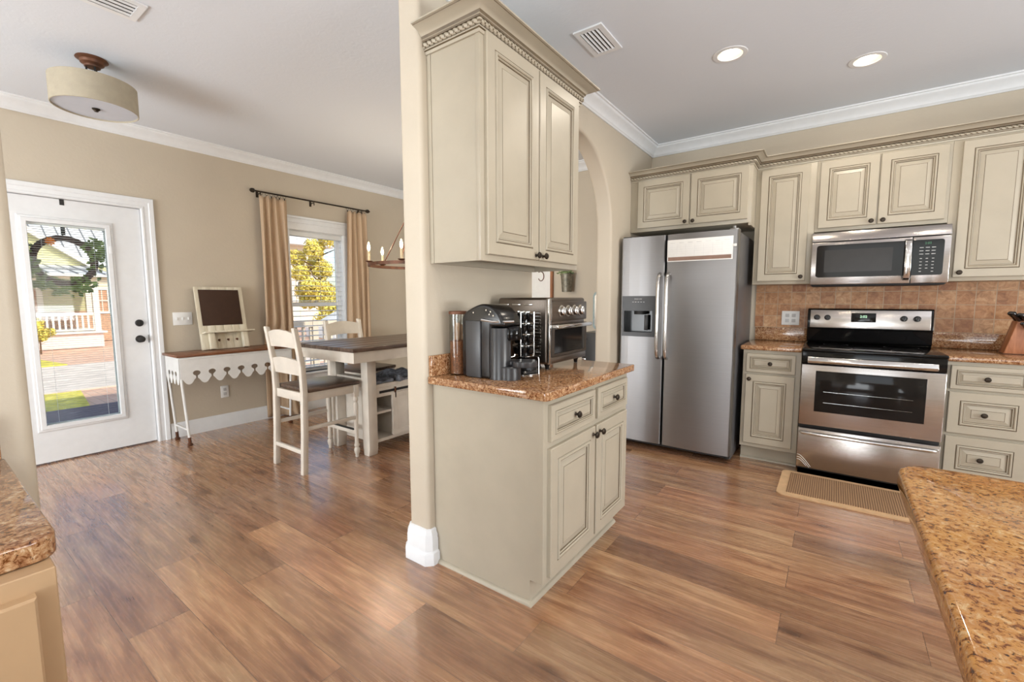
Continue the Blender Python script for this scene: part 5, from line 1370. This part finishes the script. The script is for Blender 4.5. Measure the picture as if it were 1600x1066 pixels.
MB().prism(rrect(-2.125, .945, -1.98, 1.355, .05), YB - .025, YB - .002, 'y').build('frame', ['blueglass'], MR)
MB().prism(rrect(-2.105, .970, -2.0, 1.33, .035), YB - .028, YB - .025, 'y').build('glass', ['chrome'], MR)
BC = thing('water_cooler', 'black upright cooler with chrome taps half hidden by the arch', 'water cooler', (-1.98, 4.25, 0))
MB().box(-2.095, 4.12, 0, -1.80, 4.43, .935, .012).build('body', ['charcoal'], BC)
for zz in (.86, .655): MB().box(-2.075, 4.09, zz, -2.03, 4.121, zz + .018, .004).build('tap', ['chrome'], BC)

# ================================================================ OUTDOORS
G = -.15
def ext(name, mb, mats, label, cat, smooth=0, kind=None, group=None):
    o = mb.build(name, mats, None, smooth); return tag(o, label, cat, group, kind)
o = MB().box(-70, -50, G - .2, XD - .15, 70, G - .02).build('ground', ['paver'], None, 0); o['kind'] = 'structure'; o['label'] = 'brick-coloured paving outdoors'
o = MB().box(-7.5, -3, G - .1, XD - .151, 6.0, -.04).build('porch_floor', ['porch'], None, 0); o['kind'] = 'structure'; o['label'] = 'purple-grey porch boards outside the entry door'
tag(MB().prism([(-9.55, -6), (-7.5, -6), (-7.5, 1.38), (-9.55, 1.62)], G - .02, G + .01, 'z').build('lawn', ['grass'], None, 0), 'yellow-green lawn strip just beyond the porch', 'lawn', kind='stuff')
tag(MB().prism([(-16.8, -8), (-13.7, -8), (-13.7, 2.15), (-16.8, 1.75)], G - .02, G + .01, 'z').build('lawn', ['grass'], None, 0), 'small lawn across the road before the porch house', 'lawn', kind='stuff')
o = MB().box(-13.55, -40, G - .019, -9.7, 60, G + .004).build('road', ['road'], None, 0); o['kind'] = 'structure'; o['label'] = 'pale concrete road outdoors'
# porch house seen through the door
H = thing('porch_house', 'pale green house with white porch seen through the door glass', 'house', (-20, 3, G))
hx = -18.2
wx = hx - 2.6
MB().box(hx - 2.55, -6, G, hx, 3.72, .27).build('foundation', ['foundation'], H)
MB().box(hx - 2.55, -6, .27, hx + .08, 3.80, .33).build('porch_deck', ['ext_white'], H)
rl = MB().box(hx - .03, -6, .82, hx + .04, 3.56, .89).box(hx - .02, -6, .37, hx + .03, 3.56, .41)
y = -2.0
while y < 3.52: rl.box(hx - .015, y, .40, hx + .02, y + .045, .83); y += .125
rl.build('porch_railing', ['ext_white'], H, smooth=0)
for yy in (3.60, -1.9): MB().box(hx - .075, yy - .07, .33, hx + .075, yy + .07, 1.70).build('porch_post', ['ext_white'], H)
MB().box(wx - 5, -6, .9, wx, 5.6, 2.4).build('house_wall', ['siding'], H)
MB().box(wx - 5.02, -6.02, G, wx + .02, 5.62, .9).build('brick_base', ['brick_wall'], H)
sdg = MB(); z = .95
while z < 2.3: sdg.box(wx, -6, z, wx + .012, 5.6, z + .012); z += .11
sdg.build('siding_lines', ['siding_white'], H, smooth=0)
for (y0, y1) in ((1.75, 2.70), (4.00, 4.42)):
    w_ = MB().slab(rect(y0 - .14, .80, y1 + .14, 1.72), [rect(y0, .88, y1, 1.22), rect(y0, 1.26, y1, 1.62)], wx + .015, wx + .07, 'x').build('window', ['ext_white'], H, smooth=0)
    MB().box(wx + .018, y0, .88, wx + .03, y1, 1.62).build('pane', ['shutter_tan'], w_)
    for q in (1, 2): MB().box(wx + .031, y0 + (y1 - y0) * q / 3 - .012, .88, wx + .045, y0 + (y1 - y0) * q / 3 + .012, 1.62).build('muntin', ['ext_white'], w_)
MB().box(hx - .12, -6, 1.70, hx + .12, 3.95, 2.00).build('porch_beam', ['siding_white'], H)
pr_ = MB().prism([(hx + .35, 1.96), (wx + .02, 2.36), (wx + .02, 2.42), (hx + .35, 2.02)], -6, 4.05, 'y').build('porch_roof', ['roof'], H)
rb_ = MB(); y = -5.8
while y < 4.0: rb_.prism([(hx + .35, 2.02), (wx + .02, 2.42), (wx + .02, 2.45), (hx + .35, 2.05)], y, y + .025, 'y'); y += .30
rb_.prism([(hx - 1.0, 2.20), (hx - 1.05, 2.21), (hx - 1.05, 2.25), (hx - 1.0, 2.24)], -5.8, 4.04, 'y')
rb_.build('roof_rib', ['roof_rib'], pr_, smooth=0)
gb = MB().prism([(.8, 2.40), (4.0, 2.40), (2.4, 3.58)], wx - 1.2, wx + .03, 'x').build('gable', ['siding'], H)
MB().prism([(.55, 2.38), (2.4, 3.74), (4.2, 2.41), (4.2, 2.24), (2.4, 3.56), (.55, 2.22)], wx - 1.3, wx + .25, 'x').build('gable_roof', ['ext_white'], gb)
mr = MB().prism([(wx - .6, 2.42), (wx - 3.0, 4.0), (wx - 6.0, 2.42)], -6, 6.2, 'y').build('main_roof', ['roof'], H)
rb_ = MB(); y = -5.8
while y < 6.1: rb_.prism([(wx - .6, 2.42), (wx - 3.0, 4.0), (wx - 3.0, 4.03), (wx - .6, 2.45)], y, y + .03, 'y'); y += .34
rb_.build('roof_rib', ['roof_rib'], mr, smooth=0)

def blob_tree(name, label, cat, loc, h, r, n, seed, mats, trunk=True, cone=False, group=None, leaf=.22):
    t_ = thing(name, label, cat, loc, group=group); rnd_ = random.Random(seed); X, Y, Z = loc
    if trunk:
        tm = MB().tube([(X, Y, Z), (X + .05, Y, Z + h * .4), (X, Y + .05, Z + h * .9)], [h * .022, h * .016, h * .006], 8)
        for k in range(10):
            a = rnd_.uniform(0, 6.28); zz = Z + h * rnd_.uniform(.25, .75)
            tm.tube([(X, Y, zz), (X + r * .7 * math.cos(a), Y + r * .7 * math.sin(a), zz + h * .10)], [h * .008, h * .002], 6)
        tm.build('trunk', ['bark'], t_)
    clumps = []
    for k in range(16 if not cone else 26):
        a = rnd_.uniform(0, 6.28); q = rnd_.uniform(.15, 1)
        hh = rnd_.uniform(.0, 1); rad = r * ((1 - hh * .85) if cone else math.sqrt(max(.1, 1 - (2 * hh - 1) ** 2)))
        zz = Z + h * ((.25 if trunk else .12) + (.72 if trunk else .75) * hh)
        clumps.append((Vector((X + rad * q * .8 * math.cos(a), Y + rad * q * .8 * math.sin(a), zz)), r * rnd_.uniform(.22, .38)))
    lm = MB()
    for k in range(n):
        c0, cr_ = rnd_.choice(clumps)
        d_ = Vector((rnd_.gauss(0, 1), rnd_.gauss(0, 1), rnd_.gauss(0, .8))).normalized() * cr_ * rnd_.uniform(.6, 1.0)
        p = c0 + d_; L = leaf * rnd_.uniform(.6, 1.2)
        u = Vector((rnd_.uniform(-1, 1), rnd_.uniform(-1, 1), rnd_.uniform(-1, 1))).normalized(); v_ = u.cross(d_).normalized() if u.cross(d_).length > .01 else u.orthogonal()
        if p.z < Z + .02: continue
        lm.add([p - u * L * .5, p + v_ * L * .3, p + u * L * .5, p - v_ * L * .3], [(0, 1, 2, 3)], rnd_.choice([0, 0, 1]))
    lm.build('crown', mats, t_, smooth=0)
    return t_
blob_tree('round_shrub', 'small round yellow-green shrub before the white porch', 'shrub', (-16.9, 2.18, G), .88, .44, 2200, 2, ['foliage_y', 'foliage_g'], True, leaf=.08)
MB()
for i, (y_, h_, r_) in enumerate(((-4.0, 8.5, 2.2), (.9, 9.4, 2.4), (5.8, 9.0, 2.3), (9.0, 8.2, .9))):
    blob_tree('autumn_tree', ['tall golden tree left of the house roof beyond the door glass', 'tall golden tree rising behind the porch roof', 'golden tree right of the porch roof', 'golden tree far right of the porch house'][i], 'tree', (-33.0 - (i % 2), y_, G), h_, r_, 3000, 20 + i, ['foliage_y', 'foliage_g'], True, group='trees behind the houses')
blob_tree('pine_tree', 'large golden pine filling the dining window view', 'tree', (-18.2, 10.9, G), 4.6, 1.35, 15000, 41, ['foliage_y', 'foliage_g'], True, leaf=.12)
blob_tree('autumn_shrub', 'low golden bush behind the car in the dining window', 'shrub', (-15.3, 10.0, G), 1.45, 1.45, 9000, 44, ['foliage_y', 'foliage_g'], False, leaf=.10)
H2 = thing('neighbor_house', 'pale neighbouring house with low roof seen in the dining window', 'house', (-31, 15, G))
MB().box(-34, 12.0, G, -29, 17.8, 4.9).build('house_wall', ['siding_white'], H2)
MB().prism([(-28.3, 4.8), (-31.5, 6.7), (-34.7, 4.8)], 11.5, 18.3, 'y').build('roof', ['roof'], H2)
for (y0, y1) in ((12.9, 13.9), (15.8, 17.0)):
    w_ = MB().slab(rect(y0 - .1, .9, y1 + .1, 2.5), [rect(y0, 1.0, y1, 2.4)], -28.99, -28.9, 'x').build('window', ['ext_white'], H2, smooth=0)
    MB().box(-28.985, y0, 1.0, -28.96, y1, 2.4).build('pane', ['charcoal'], w_)
FN = thing('porch_rail', 'white porch railing outside the dining window', 'railing', (-7.4, 4.2, -.04))
MB().box(-7.44, 2.6, .80, -7.36, 6.0, .90).box(-7.43, 2.6, .05, -7.37, 6.0, .10).build('rail', ['siding_white'], FN)
for k in range(3): MB().box(-7.45, 2.6 + k * 1.65, -.04, -7.35, 2.7 + k * 1.65, .90).build('post', ['siding_white'], FN)
y = 2.78
while y < 5.95:
    if not (abs(y - 4.3) < .08): MB().box(-7.418, y, .10, -7.382, y + .036, .80).build('baluster', ['siding_white'], FN)
    y += .13
CA = thing('parked_car', 'white car parked beyond the porch railing in the window view', 'car', (-12.6, 9.0, G))
dy = 1.9
cb = MB().prism([(5.6 + dy, .10), (9.4 + dy, .10), (9.45 + dy, .42), (8.6 + dy, .55), (7.9 + dy, .86), (6.6 + dy, .88), (6.0 + dy, .58), (5.55 + dy, .50)], -13.4, -11.8, 'x', r=.06, seg=2, ang=.2)
cb.build('body', ['plastic_white'], CA)
MB().prism([(6.25 + dy, .58), (8.3 + dy, .56), (7.8 + dy, .80), (6.7 + dy, .82)], -11.815, -11.79, 'x').build('side_window', ['ovenglass'], CA)
for yy in (6.3 + dy, 8.75 + dy): MB().lathe([(0, 0), (.20, 0), (.28, .02), (.28, .20), (0, .20)], (-11.98, yy, G + .28), 20, 'x').build('wheel', ['matte_black'], CA)
